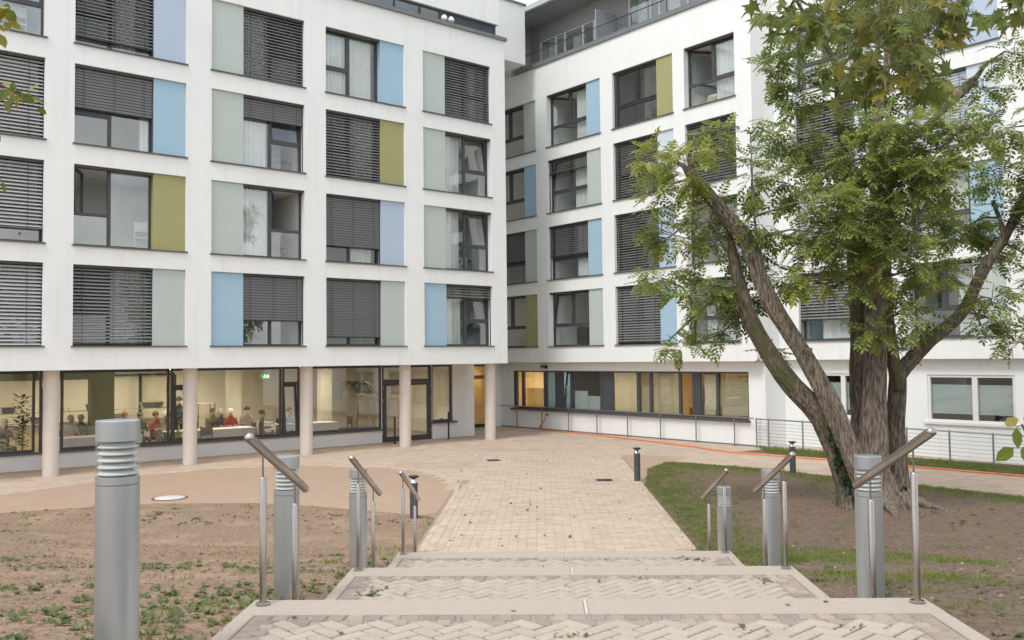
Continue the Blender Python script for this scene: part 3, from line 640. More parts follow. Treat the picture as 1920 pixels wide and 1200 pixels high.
tan_poly = [(-30, 9.5), (-20, 13.2), (-14, 17.3), (-11.34, 18.94), (-9.96, 19.56), (-8.55, 20.05), (-6.28, 20.06), (-4.72, 19.5), (-2.98, 18.63), (-2.12, 18.1),
            (-2.1, 19.7), (-2.12, 21.5), (-2.25, 22.8), (-2.75, 24.3), (-3.5, 25.6), (-4.88, 26.6), (-7.19, 27.0), (-9.58, 26.5), (-11.18, 24.8), (-12.06, 23.1), (-12.9, 21.5), (-16, 18.2), (-22, 13.0), (-30, 7.0)]
tan_right = [(2.62, 22.9), (2.55, 29.3), (2.9, 29.6), (3.94, 28.75), (4.2, 27.4), (3.74, 27.3), (2.98, 25.6), (2.62, 22.9)]
lawn_l_top = [(-40, 5), (-30, 9.5), (-20, 13.2), (-14, 17.3), (-11.34, 18.94), (-9.96, 19.56), (-8.55, 20.05), (-6.28, 20.06), (-4.72, 19.5), (-2.98, 18.63), (-1.8, 17.95)]
lawn_r_top = [(2.3, 22.0), (2.62, 22.9), (2.98, 25.6), (3.74, 27.3), (4.3, 27.0), (5.77, 25.86), (7.49, 23.8), (8.8, 22.35), (10.45, 20.17), (16, 13.5), (30, -3)]
def interp(tab, s): return float(np.interp(s, [p[0] for p in tab], [p[1] for p in tab]))
link('ground', None)
bpy.data.objects.remove(bpy.data.objects['ground'])
k = MB(); k.quad((-600, -600, -.30), (600, -600, -.30), (600, 900, -.30), (-600, 900, -.30)); k.build('ground', m_field, kind='structure')
# court base sheet (joint sand) and the pavers on it
k = MB(); k.quad((-45, 2, -.012), (34, 2, -.012), (34, 50, -.012), (-45, 50, -.012))
court = k.build('courtyard_paving', m_joint, kind='structure')
GRASS = [RW(13.1, -1.55, 0), RW(13.3, -.3, 0), RW(16, .6, 0), RW(22, 1.2, 0), RW(34, 1.5, 0), RW(34, -1.15, 0), RW(22, -1.15, 0), RW(16.4, -1.28, 0)]
grass_poly = [(p.x, p.y) for p in GRASS]
def blocked(X, Y):
    S = SDI[0][0]*X+SDI[0][1]*Y; D = SDI[1][0]*X+SDI[1][1]*Y
    b = inside(tan_poly, S, D) | inside(tan_right, S, D) | inside(grass_poly, X, Y)
    lt = np.interp(S, [p[0] for p in lawn_l_top], [p[1] for p in lawn_l_top]); b |= (S < SLF) & (D < lt)
    lt = np.interp(S, [p[0] for p in lawn_r_top], [p[1] for p in lawn_r_top]); b |= (S > SRT) & (D < lt)
    q = np.array(MLi); u = q[0][0]*X+q[0][1]*Y+q[0][3]; w = q[1][0]*X+q[1][1]*Y+q[1][3]
    b |= (w > WH-.02) & (u < -.1); b |= (w > 5.5)
    q = np.array(MRi); ur = q[0][0]*X+q[0][1]*Y+q[0][3]; wr = q[1][0]*X+q[1][1]*Y+q[1][3]
    b |= (wr > WG) & (ur < UE); b |= (wr > WK+.3)
    return b, S, D, u, w
def paver_grid(to_world, x0, x1, y0, y1, L_, W_, keep):
    out = []
    for j, y in enumerate(np.arange(y0, y1, W_)):
        xs = np.arange(x0+(L_/2 if j % 2 else 0), x1, L_)
        if len(xs) == 0: continue
        out.append(np.stack([xs, np.full(len(xs), y)], 1))
    P = np.concatenate(out); m3 = np.array(to_world)
    X = m3[0][0]*P[:, 0]+m3[0][1]*P[:, 1]+m3[0][3]; Y = m3[1][0]*P[:, 0]+m3[1][1]*P[:, 1]+m3[1][3]
    b, S, D, u, w = blocked(X, Y); ok = ~b & keep(S, D, u, w)
    return P[ok], X[ok], Y[ok]
def joined_pavers(P, to_world, L_, W_, gap, zj=.003):
    bx, by, bv = L_/2-gap, W_/2-gap, .006
    V0 = np.array([(-bx, -by, -.01), (bx, -by, -.01), (bx, by, -.01), (-bx, by, -.01), (-bx+bv, -by+bv, 0), (bx-bv, -by+bv, 0), (bx-bv, by-bv, 0), (-bx+bv, by-bv, 0)])
    F0 = np.array([(4, 5, 6, 7), (0, 1, 5, 4), (1, 2, 6, 5), (2, 3, 7, 6), (3, 0, 4, 7)])
    n = len(P); V = np.repeat(V0[None], n, 0); V[:, :, 0] += P[:, None, 0]; V[:, :, 1] += P[:, None, 1]
    V[:, :, 2] += (rng.random(n)*zj-zj/2)[:, None]
    F = F0[None]+(np.arange(n)*8)[:, None, None]
    V = V.reshape(-1, 3); m3 = np.array(to_world)
    return V @ m3[:3, :3].T + m3[:3, 3], F.reshape(-1, 4)
PL_, PW_ = .32, .16
P, X, Y = paver_grid(MP, -14, 16, 14.98, 45, PL_, PW_, lambda S, D, u, w: (S > -2.2) & ~((S < SLF+.12) & (D < 23.5) & (S > SLF-.3)) & ~((S > SRT-.12) & (D < 29) & (S < SRT+.3)))
near = np.argsort(P[:, 1]+abs(P[:, 0])*.05)
top, rest = near[:300], near[300:]
V, F = joined_pavers(P[rest], MP, PL_, PW_, .003)
P2, X2, Y2 = paver_grid(ML, -34, 4, -16, 5.5, PL_, PW_, lambda S, D, u, w: (S <= -2.2))
V2, F2 = joined_pavers(P2, ML, PL_, PW_, .003)
link('paver', fast_mesh('paver_field', np.concatenate([V, V2]), np.concatenate([F, F2+len(V)]), None, m_pav), court, kind='stuff')
pm = []
for i in range(3):
    k = MB(); g = .003; k.bbox(-PL_/2+g, PL_/2-g, -PW_/2+g, PW_/2-g, -.01, 0, .006); pm.append(k.mesh('paver', m_pav))
for i in top:
    x, y = P[i]; link('paver', pm[i % 3], court, tuple(PF(x, y, random.uniform(-.0015, .0015))), (random.uniform(-.004, .004), random.uniform(-.004, .004), -YAW))
# edging rows along the path
em = MB(); em.bbox(-.158, .158, -.055, .055, -.05, .006, .008); em = em.mesh('edging_stone', m_pav)
em2 = MB(); em2.bbox(-.158, .158, -.077, .077, -.01, .0, .005); em2 = em2.mesh('edging_paver', m_pav)
def along(pts, step):
    out = []; acc = 0; prev = Vector(pts[0])
    for a, b in zip(pts, pts[1:]):
        a = Vector(a); b = Vector(b); Ls = (b-a).length; t = -acc
        while t+step <= Ls:
            t += step; q = a+(b-a)*((t-step/2)/Ls); out.append((q, math.atan2((b-a).y, (b-a).x)))
        acc = Ls-t
    return out
left_edge = [(-1.97, 15.0), (-1.97, 18.2), (-1.97, 21.5), (-2.1, 22.85), (-2.62, 24.4), (-3.4, 25.75), (-4.82, 26.77), (-7.19, 27.17), (-9.64, 26.66), (-11.32, 24.92)]
right_edge = [(2.47, 15.0), (2.47, 22.9), (2.47, 29.6)]
for pts, off in ((left_edge, 0), (right_edge, 0), ([(-1.68, 15.0), (-1.68, 23.4)], 1), ([(-1.84, 15.0), (-1.84, 23.0)], 1), ([(2.19, 15.0), (2.19, 28.8)], 1), ([(2.35, 15.0), (2.35, 28.8)], 1)):
    for q, a in along(pts, .32):
        link('edging_stone' if not off else 'edging_paver', em2 if off else em, court, tuple(PF(q.x, q.y, .0045 if off else random.uniform(-.001, .001))), (0, 0, a-YAW))
def sheet(name, poly, z, M, frame=MP):
    me = bpy.data.meshes.new(name); me.from_pydata([tuple(frame @ Vector((x, y, z))) for x, y in poly], [], [tuple(range(len(poly)))]); me.materials.append(M)
    return link(name, me, kind='structure')
sheet('asphalt_path', tan_poly[::-1], -.004, m_tan); sheet('asphalt_path', tan_right[::-1], -.003, m_tan)
# lawns as height fields in the path frame
def zstair(d):
    return float(np.interp(d, [-20, 5.95, 6.9, 8.98, 9.95, 11.88, 13.05, 15], [1.58, 1.58, 1.09, 1.09, .63, .63, .0, .0]))-.035
def zl(s, d):                                       # left lawn
    tb = interp(lawn_l_top, s); e = 15.3 if s > -6 else 15.3+min(2.5, (-6-s)*.5)
    h = .162*max(0, e-d); h = min(h, 1.86+.03*(6-d) if d < 6 else 9)
    h += .018*noise.noise(Vector((s*.9, d*.9, 0)))+.022*noise.noise(Vector((s*3.1, d*3.1, 4)))+.012*noise.noise(Vector((s*8, d*8, 14)))
    edge = min(1, max(0, (tb-d)/1.2), max(0, (SLF-s)/.5) if d > 14.9 else 1)
    h = h*edge+.012*edge+.004
    if d < 14.9: q = math.exp(-max(0, SLF-s)/.42); h = h*(1-q)+zstair(d)*q
    elif s > -2.06: h = -.03
    return h
def zr(s, d):
    tb = interp(lawn_r_top, s)
    h = .162*max(0, 15.0-d) if d > 3.5 else .162*11.5
    h += .02*noise.noise(Vector((s*.8, d*.8, 7)))+.022*noise.noise(Vector((s*3, d*3, 9)))+.012*noise.noise(Vector((s*8, d*8, 19)))
    tx = (s-6.3)**2+(d-18.3)**2; h += .22*math.exp(-tx/2.4)
    edge = min(1, max(0, (tb-d)/1.5), max(0, (s-SRT)/.6) if d > 14.9 else 1)
    h = h*edge+.02*edge+.004
    if d < 14.9: q = math.exp(-max(0, s-SRT-.06)/.42); h = h*(1-q)+zstair(d)*q
    elif s < 2.56: h = -.03
    return h
def lawn(name, s0, s1, d0, zf, tab, ns, nd, M, side):
    ss = [s0+(s1-s0)*(i/ns)**1.7 for i in range(ns+1)] if side > 0 else [s1+(s0-s1)*(i/ns)**1.7 for i in range(ns+1)]
    V = []; F = []
    for s in ss:
        tb = interp(tab, s)-.01
        for j in range(nd+1):
            d = d0+(tb-d0)*(1-(1-j/nd)**1.15)
            V.append(tuple(PF(s, d, zf(s, d))))
    for i in range(ns):
        for j in range(nd):
            a = i*(nd+1)+j; q = (a, a+nd+1, a+nd+2, a+1); F.append(q if side > 0 else q[::-1])
    # skirt against the path so the edge is never open
    V2 = list(V); b = len(V)
    for j in range(nd+1): x, y, z = V[j]; V2.append((x, y, -.2))
    for j in range(nd): F.append((j, j+1, b+j+1, b+j))
    me = bpy.data.meshes.new(name); me.from_pydata(V2, [], F); me.materials.append(M)
    me.polygons.foreach_set('use_smooth', [True]*len(F)); me.update()
    return link(name, me, kind='structure')
lawn('bare_lawn', -40, SLF+.05, -14, zl, lawn_l_top, 130, 260, m_soil, -1)
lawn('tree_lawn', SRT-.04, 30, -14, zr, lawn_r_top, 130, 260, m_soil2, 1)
k = MB()
gp = [tuple(p) for p in GRASS]; me = bpy.data.meshes.new('verge'); me.from_pydata([(p[0], p[1], .012) for p in gp], [], [tuple(range(len(gp)))[::-1]]); me.materials.append(m_soil2)
link('grass_verge', me, kind='structure')
# low kerb between verge and path
kb = thing('path_kerb', 'thin grey kerb edge between the side path and the narrow grass verge', 'kerb', (0, 0, 0))
kp = [RW(13.1, -1.6, 0), RW(16.4, -1.33, 0), RW(22, -1.2, 0), RW(30, -1.2, 0)]
m_kerb = mat('kerb_concrete', (.42, .41, .39), (.36, .35, .33), 6, .9)
km = MB(); km.bbox(-.48, .48, -.03, .03, -.05, .03, .006); km = km.mesh('kerb_stone', m_kerb)
for q, a in along([(p.x, p.y) for p in kp], 1.0): link('kerb_stone', km, kb, (q.x, q.y, .0), (0, 0, a))
ks = MB(); a_ = PF(3.3, 29.0, 0); 
ks = [RW(13.05, -1.55, 0), RW(11.6, -2.75, 0)]
for q, a in along([(ks[0].x, ks[0].y), (ks[1].x, ks[1].y)], .9): link('kerb_stone', km, kb, (q.x, q.y, -.02), (0, 0, a))

# ------------------------------------------------------------------ stepped path
m_bed = mat('cobble_mortar', (.33, .29, .25), (.28, .245, .21), 14, .95)
m_wm = mat('white_mortar', (.50, .47, .43), rough=.9)
LAND = [  # nose distance, near end, level
    (5.92, -5.0, 1.58), (8.98, 6.86, 1.09), (11.86, 9.92, .63)]
SLL, SRR = -1.86, 2.42; NB, BW = .33, .105                  # nose block depth, border width
hb_mesh = []
for i in range(4):
    k = MB(); L2, W2, g = .20/2, .10/2, .0065
    k.bbox(-L2+g, L2-g, -W2+g, W2-g, -.05, 0, .007); hb_mesh.append(k.mesh('paver', m_herr))
cb_mesh = []
for i in range(5):
    k = MB(); a = .052; pts = [(-a*random.uniform(.8, 1), -a*random.uniform(.75, 1)), (a*random.uniform(.8, 1), -a*random.uniform(.75, 1)), (a*random.uniform(.8, 1), a*random.uniform(.75, 1)), (-a*random.uniform(.8, 1), a*random.uniform(.75, 1))]
    n0 = len(k.v); k.v += [(x, y, -.05) for x, y in pts]+[(x, y, -.008) for x, y in pts]+[(x*.8, y*.8, 0) for x, y in pts]
    F_ = [(8, 9, 10, 11)]+[(q, (q+1) % 4, 4+(q+1) % 4, 4+q) for q in range(4)]+[(4+q, 4+(q+1) % 4, 8+(q+1) % 4, 8+q) for q in range(4)]
    for f_ in F_: k.f.append(f_); k.m.append(0); k.sm.append(False)
    cb_mesh.append(k.mesh('cobble', m_cob))
for li, (dn, d0, zt) in enumerate(LAND):
    k = MB(); k.box(SLL+.02, SRR-.02, d0, dn-.02, -.3, zt-.026)
    ld = k.build('stair_landing', m_mort, mtx=MP, kind='structure')
    # nose slabs, a left and a right one with a mortar joint
    sj = .27+.02*li
    for a, b in ((SLL, sj-.009), (sj+.009, SRR)):
        k = MB(); k.bbox(a, b, dn-NB, dn, zt-.16, zt+.004, .008); k.build('nose_slab', m_slab, ld)
    k = MB(); k.box(sj-.0088, sj+.0088, dn-NB+.002, dn-.004, zt-.15, zt+.002); k.build('joint_mortar', m_wm, ld)
    d = dn-NB-.006; lim = max(d0, 2.4)
    while d-1.0 > lim-.9:
        e = max(d-1.0, lim)
        for a, b in ((SLL, SLL+BW), (SRR-BW, SRR)):
            k = MB(); k.bbox(a, b, e+.005, d, zt-.16, zt+.003, .008); k.build('border_slab', m_slab, ld)
        d = e
        if e <= lim: break
    # cobble rows inside the frame
    k = MB(); i0_, i1_ = SLL+BW+.003, SRR-BW-.003; lim_ = max(d0+.05, 2.4)
    k.box(i0_, i1_, dn-NB-.22, dn-NB-.003, zt-.1, zt-.0105); k.box(i0_, i0_+.25, lim_, dn-NB-.2205, zt-.1, zt-.0105); k.box(i1_-.25, i1_, lim_, dn-NB-.2205, zt-.1, zt-.0105); k.build('cobble_bed', m_bed, ld)
    i0, i1, j1 = SLL+BW+.012, SRR-BW-.012, dn-NB-.012
    near_lim = max(d0+.05, 4.3 if li == 0 else d0)
    def cob(s, d):
        link('cobble', random.choice(cb_mesh), ld, (s, d, zt+random.uniform(-.002, .003)), (0, 0, random.choice((0, 1, 2, 3))*math.pi/2+random.uniform(-.08, .08)))
    s = i0+.06; ncob = 0
    while s < i1-.03 and ncob < 290:
        cob(s, j1-.052); ncob += 1; s += .112
    d = j1-.165
    while d > near_lim and ncob < 290:
        for q in (i0+.055, i1-.055):
            cob(q, d); ncob += 1
        d -= .112
    a0, a1, b1 = i0+.125, i1-.125, j1-.12
    # herringbone at 45 degrees; the triangles left along the edge are cobbles
    c45 = math.sqrt(.5); L2, W2 = .20, .10; cand = []
    for i in range(-46, 46):
        for j in range(-46, 46):
            q = (i-j) % 4
            if q == 0: cand.append(((i+1)*W2, (j+.5)*W2, 1))
            elif q == 3: cand.append(((i+.5)*W2, (j+1)*W2, 0))
    placed = []
    for x, y, hor in cand:
        sx, dy = (x*c45-y*c45), (x*c45+y*c45)
        sx += .3; dy += (dn-1.0)
        ext = .12
        if a0+.045 < sx < a1-.045 and near_lim-.1 < dy < b1-.065: placed.append((sx, dy, R(45) if hor else R(135)))
    placed.sort(key=lambda t: -t[1])
    seen = set(); uniq = []
    for t in placed:
        kx = (round(t[0]*50), round(t[1]*50))
        if kx in seen: continue
        seen.add(kx); uniq.append(t)
    for t in uniq[:300]:
        link('paver', random.choice(hb_mesh), ld, (t[0], t[1], zt+random.uniform(-.002, .002)), (random.uniform(-.006, .006), random.uniform(-.006, .006), t[2]))
    if len(uniq) > 300:
        k = MB()
        for t in uniq[300:]: k.bbox(-L2/2+.006, L2/2-.006, -W2/2+.006, W2/2-.006, -.05, 0, .007, 0, Matrix.Translation((t[0], t[1], zt)) @ Matrix.Rotation(t[2], 4, 'Z'))
        k.build('paver', m_herr, ld, kind='stuff')
    # small cobbles in the triangles between the herringbone teeth and the frame
    V3 = []; occ = [(t[0], t[1], math.cos(t[2]), math.sin(t[2])) for t in uniq]
    cnt = 0
    s = a0-.02
    while s < a1+.02 and ncob < 298:
        d = b1-.035
        free = all(not (abs((s-x)*c+(d-y)*sn) < .125 and abs(-(s-x)*sn+(d-y)*c) < .075) for x, y, c, sn in occ if abs(x-s) < .3 and abs(y-d) < .3)
        if free: cob(s, d); ncob += 1
        s += .055 if not free else .1
    for s in (a0+.0, a0+.1, a1-.0, a1-.1):
        d = b1-.1
        while d > near_lim and ncob < 299:
            free = all(not (abs((s-x)*c+(d-y)*sn) < .13 and abs(-(s-x)*sn+(d-y)*c) < .08) for x, y, c, sn in occ if abs(x-s) < .3 and abs(y-d) < .3)
            if free: cob(s, d); ncob += 1; d -= .1
            else: d -= .03
# steps of each flight
for (da, za), (db, zb), n in (((5.92, 1.58), (6.86, 1.09), 3), ((8.98, 1.09), (9.92, .63), 3), ((11.86, .63), (13.0, 0), 4)):
    for i in range(1, n):
        k = MB(); d = da+(db-da)*(i-1)/(n-1); e = da+(db-da)*i/(n-1)
        k.bbox(SLL, SRR, d+.003, e, -.3, za+(zb-za)*i/n, .008); k.build('stair_step', m_slab, mtx=MP, kind='structure')
k = MB(); k.box(SLL, SRR, 13.002, 15.0, -.3, -.008); k.build('stair_apron', m_pav, mtx=MP, kind='structure')

# ------------------------------------------------------------------ hand rails
def handrail(label, s, da, za, db, zb, post_a, post_b, za_g, zb_g):
    t = thing('stair_handrail', label, 'handrail', tuple(PF(s, post_a, za_g)), -YAW, 'steel handrails beside the stepped path')
    def loc(d, z): return (0, d-post_a, z-za_g)
    A, B = Vector(loc(da, za)), Vector(loc(db, zb)); dr = (B-A).normalized()
    k = MB(); k.tube([A-dr*.016, A-dr*.01, A, B, B+dr*.01, B+dr*.016], [.012, .024, .03, .03, .024, .012], 16); k.build('rail', m_steel, t)
    for d, zg in ((post_a, za_g), (post_b, zb_g)):
        zr_ = za+(zb-za)*(d-da)/(db-da); h = zr_-.17-zg
        k = MB(); x, y, z = loc(d, zg)
        k.lathe([(.0215, 0), (.0215, h-.012), (.016, h-.003), (.006, h)], 14, c=(x, y, z)); p = k.build('post', m_steel, t)
        k = MB(); k.lathe([(.0065, h-.005), (.0065, zr_-zg-.02)], 8, c=(x, y, z)); k.build('pin', m_steel, p)
        k = MB(); k.lathe([(.046, .003), (.046, .013), (.042, .016), (.022, .016)], 18, c=(x, y, z)); k.build('base_plate', m_steel, p)
    return t
names = ['nearest', 'middle', 'farthest']
for side, s in (('left', -1.77), ('right', 2.33)):
    handrail(f'large nearest steel handrail on the {side} side of the steps', s, 5.52, 2.665, 6.85, 2.165, 5.80, 6.56, 1.584, 1.26)
    handrail(f'middle steel handrail on the {side} side of the steps', s, 8.54, 2.21, 10.03, 1.66, 8.86, 9.65, 1.094, .8)
    handrail(f'small farthest steel handrail on the {side} side of the steps next to the courtyard', s, 11.58, 1.69, 13.25, 1.10, 11.74, 12.85, .634, .17)
# the left-hand ground under the lower posts is the stair step itself

# ------------------------------------------------------------------ bollard lights
def bollard_light(label, s, d, ztop):
    H = 1.32
    t = thing('bollard_light', label, 'bollard light', tuple(PF(s, d, ztop-H)), 0, 'silver bollard lights beside the steps')
    k = MB(); k.lathe([(.105, -.15), (.105, H-.322)], 40, cap=False); k.lathe([(.105, H-.322), (.100, H-.319), (.100, H-.315)], 40, cap=False)
    k.build('body', m_alu, t)
    k = MB(); k.lathe([(.098, H-.319), (.1055, H-.316), (.1055, H-.280), (.098, H-.277)], 40); k.lathe([(.0045, 0), (.0045, .004)], 8, T=Matrix.Translation((.03, -.103, H-.345)) @ Matrix.Rotation(R(90), 4, 'X')); k.build('collar', m_alu, t)
    k = MB(); k.lathe([(.103, H-.276), (.103, H-.105)], 40, cap=False); k.build('clear_tube', m_clear, t)
    for i in range(5):
        z = H-.272+i*.0335
        k = MB(); k.lathe([(.094, z), (.096, z+.004), (.066, z+.030), (.062, z+.030), (.09, z)], 36, cap=False); k.build('louvre', m_louv, t)
    k = MB(); k.lathe([(.045, H-.276), (.045, H-.105)], 20, cap=False); k.build('lamp_core', mat('lamp_core', (.55, .55, .52), rough=.4), t)
    k = MB(); k.lathe([(.098, H-.105), (.105, H-.102), (.105, H-.004), (.101, H)], 40); k.build('cap', m_alu, t)
    return t
bollard_light('large silver bollard light at the left frame edge, standing alone on the bare soil', -2.13, 4.56, 2.84)
bollard_light('silver bollard light directly behind the nearest left handrail', -2.12, 7.60, 2.335)
bollard_light('small silver bollard light behind the middle left handrail', -2.17, 10.85, 1.835)
bollard_light('silver bollard light in front of the big tree trunk', 2.63, 7.45, 2.315)
bollard_light('small silver bollard light behind the middle right handrail', 2.71, 10.9, 1.785)
bollard_light('smallest silver bollard light behind the far right handrail on the grass edge', 2.66, 13.4, 1.23)
def path_bollard(label, x, y):
    z = 0 if False else 0.0
    t = thing('path_bollard', label, 'bollard', (x, y, .0), 0, 'dark path bollards')
    k = MB(); k.lathe([(.08, -.1), (.08, .70)], 24); k.build('body', m_dark, t)
    k = MB(); k.lathe([(.078, .70), (.05, .775), (.035, .80)], 24); k.build('reflector', m_chrome, t)
    k = MB(); k.lathe([(.095, .80), (.098, .806), (.098, .83), (.09, .838)], 24); k.build('cap', m_black, t)
path_bollard('dark bollard with silver neck on the tan corner beside the grass', 3.11, 23.08)
path_bollard('dark bollard with silver neck left of the big tree by the side path', 7.4, 24.3)
path_bollard('dark bollard with silver neck behind the far left handrail', -1.97, 18.06)
for lab, u, w, h in (('slim black steel post left of the glass entrance door', -4.3, 1.7, .98), ('slim black steel post right of the glass entrance door', -1.73, 1.87, 1.05)):
    p = LW(u, w, 0); t = thing('door_post', lab, 'post', tuple(p), TL, 'black posts by the entrance')
    k = MB(); k.lathe([(.035, 0), (.035, h), (.028, h+.008)], 14); k.build('tube', m_black, t)
    k = MB(); k.lathe([(.075, .001), (.075, .012)], 16); k.build('base_plate', m_black, t)
# ------------------------------------------------------------------ manhole, drains, hose
mh = thing('manhole_cover', 'round pale manhole cover set in the tan path', 'manhole cover', (-7.91, 21.09, 0))
k = MB(); k.lathe([(.40, -.02), (.40, .006), (.355, .009), (.345, .004)], 32); k.build('ring', mat('rusty_ring', (.20, .10, .07), (.15, .08, .06), 9, .9), mh)
k = MB(); k.lathe([(.335, -.01), (.335, .012), (.33, .015)], 32); k.build('lid', mat('pale_concrete', (.62, .60, .57), (.56, .54, .51), 9, .9), mh)
for lab, x, y, rz in (('dark drain grate in the middle of the courtyard paving', -.62, 28.12, .2), ('dark drain grate at the path edge beside the grass corner', 2.30, 23.32, -YAW)):
    t = thing('drain_grate', lab, 'drain', (x, y, .0), rz, 'drain grates in the paving')
    k = MB(); ring(k, -.2, .2, -.01, .01, .0, -.2, .2) if False else None
    k.box(-.2, .2, -.2, -.165, -.01, .007); k.box(-.2, .2, .165, .2, -.01, .007); k.box(-.2, -.165, -.165, .165, -.01, .007); k.box(.165, .2, -.165, .165, -.01, .007); k.build('frame', m_black, t)
    for i in range(6): k = MB(); y0 = -.15+i*.055; k.box(-.165, .165, y0, y0+.03, -.01, .004); k.build('bar', m_black, t)
m_hose = mat('orange_hose', (.78, .20, .05), (.70, .17, .04), 3, .5)
hp = [RW(1.82, WG-.15, .58), RW(1.8, WG-.17, .45), RW(1.6, .25, .22), RW(1.42, .28, .05), RW(1.5, .22, .02), RW(2.4, .14, .02), RW(4.77, -.05, .02), RW(8.07, -.55, .02), RW(10.9, -1.15, .02), RW(13.0, -1.72, .02), RW(14.9, -1.62, .02), RW(17, -1.48, .02), RW(19, -1.40, .02), RW(22, -1.36, .02), RW(26, -1.36, .02)]
def smooth(pts, n=8):
    out = []; P_ = [Vector(p) for p in pts]; P_ = [P_[0]*2-P_[1]]+P_+[P_[-1]*2-P_[-2]]
    for i in range(1, len(P_)-2):
        for q in range(n):
            t = q/n; a, b, c, d = P_[i-1:i+3]
            out.append(.5*((2*b)+(-a+c)*t+(2*a-5*b+4*c-d)*t*t+(-a+3*b-3*c+d)*t**3))
    out.append(P_[-2]); return out
hs = smooth(hp, 10); hs = [p+Vector((.03*noise.noise(p*.9), .03*noise.noise(p*.9+Vector((9, 0, 0))), 0)) for p in hs]
k = MB(); k.tube(hs, .026, 8); k.build('garden_hose', m_hose, label='orange garden hose running from the wall tap along the side path', category='hose')
# ------------------------------------------------------------------ railings on the right
gr = thing('wall_railing', 'thin grey handrail with slender posts in front of the office window band', 'railing', mtx=MR)
k = MB(); k.tube([(-1.3, .2, .985), (12.6, .2, .985)], .022, 8); k.build('handrail', m_steel_d, gr)
for i in range(8):
    k = MB(); u = .02+1.685*i; k.box(u-.02, u+.02, .185, .215, 0, .965); k.build('post', m_steel_d, gr)
m_rail = mat('railing_grey', (.20, .205, .21), rough=.5)
gr2 = thing('guard_railing', 'grey wire cable railing along the white wall behind the tree', 'railing', mtx=MR)
k = MB(); k.tube([(12.72, 1.0, .97), (12.72, .22, .97)], .018, 8); k.tube([(12.7, .2, .97), (14, .2, .965), (30, .2, .80)], .024, 8); k.build('top_rail', m_steel_d, gr2)
for u, w in ((12.72, .2), (12.72, .95), (13.2, .2), (14.5, .2), (16.2, .2), (17.98, .2), (19.23, .2), (20.42, .2), (21.7, .2), (23, .2)):
    zt = .97-.0105*max(0, u-14); k = MB(); k.box(u-.022, u+.022, w-.012, w+.012, -.05, zt+.03); k.build('post', m_rail, gr2)
for i in range(8):
    f = (i+.6)/8.6; k = MB(); k.tube([(12.72, .95, f*.95), (12.72, .2, f*.95), (14, .2, f*.95), (30, .2, f*.95-.16)], .0065, 5); k.build('cable', m_steel_d, gr2)
# ------------------------------------------------------------------ vegetation
m_bark = mat('bark', (.265, .215, .17), (.082, .064, .05), 30, .95, 1.0, 55, c3=(.15, .135, .085), s3=2.6, f3=.6, stretch=(1, 1, .16), detail=6, crisp=.13)
m_bark2 = mat('mossy_bark', (.23, .185, .14), (.07, .056, .042), 30, .95, 1.0, 55, c3=(.095, .09, .045), s3=5, f3=.49, stretch=(1, 1, .2), detail=6, crisp=.13)
m_cut = mat('cut_wood', (.42, .23, .12), (.33, .17, .09), 12, .8)
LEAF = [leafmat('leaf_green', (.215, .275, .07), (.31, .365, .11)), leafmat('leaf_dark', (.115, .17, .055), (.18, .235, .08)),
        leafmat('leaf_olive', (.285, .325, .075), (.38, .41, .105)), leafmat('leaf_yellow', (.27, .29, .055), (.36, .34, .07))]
def rot_frames(dirs, ups):
    z = dirs/np.linalg.norm(dirs, axis=1, keepdims=True)
    x = np.cross(ups, z); nx = np.linalg.norm(x, axis=1, keepdims=True); x = np.where(nx > 1e-4, x/np.maximum(nx, 1e-6), np.array([[1., 0, 0]])); y = np.cross(z, x)
    return x, y, z
def pinnate(pairs=4, Lr=.34, ll=.135, lw=.068):
    # one compound leaf along +z, leaflets spread in x, slight droop towards -y
    V = []; F = []
    def leaflet(o, d, n, l, w):
        o = np.array(o, float); d = np.array(d, float); d /= np.linalg.norm(d); s = np.cross(d, n); b = len(V)
        V.extend([o, o+d*l*.5+s*w*.5, o+d*l+np.array(n)*(-.012), o+d*l*.5-s*w*.5]); F.append((b, b+1, b+2, b+3))
    up = np.array([0, 1., 0])
    for i in range(pairs):
        t = .22+.70*i/(pairs-1); p = (0, -.10*Lr*t*t*2, Lr*t); sc = 1-.35*abs(t-.5)
        for sx in (-1, 1): leaflet(p, (sx*.86, -.18, .5), up, ll*sc, lw*sc)
    leaflet((0, -.2*Lr, Lr*.95), (0, -.25, 1), up, ll, lw)
    b = len(V); w = .004; V.extend([np.array((-w, 0, 0)), np.array((w, 0, 0)), np.array((w, -.2*Lr, Lr*.97)), np.array((-w, -.2*Lr, Lr*.97))]); F.append((b, b+1, b+2, b+3))
    return np.array(V), np.array(F)
def scatter(T, P, D, U, S, mi, name, mats):
    V0, F0 = T; x, y, z = rot_frames(D, U); n = len(P)
    V = P[:, None]+S[:, None, None]*(V0[None, :, 0:1]*x[:, None]+V0[None, :, 1:2]*y[:, None]+V0[None, :, 2:3]*z[:, None])
    F = F0[None]+(np.arange(n)*len(V0))[:, None, None]
    return fast_mesh(name, V.reshape(-1, 3), F.reshape(-1, F0.shape[1]), np.repeat(mi, len(F0)), mats)
TY = 18.1; MPI = MP.inverted()
tree = thing('leaning_tree', 'large multi-stemmed tree with leaning mossy limbs and feathery green leaves beside the steps', 'tree')
def px(path, dep=0):
    return [at(a, b, TY+dep+(q[0] if q else 0)) for a, b, *q in [(p[0], p[1], *p[3:]) for p in path]], [p[2]*TY/FPX*.54 for p in path]
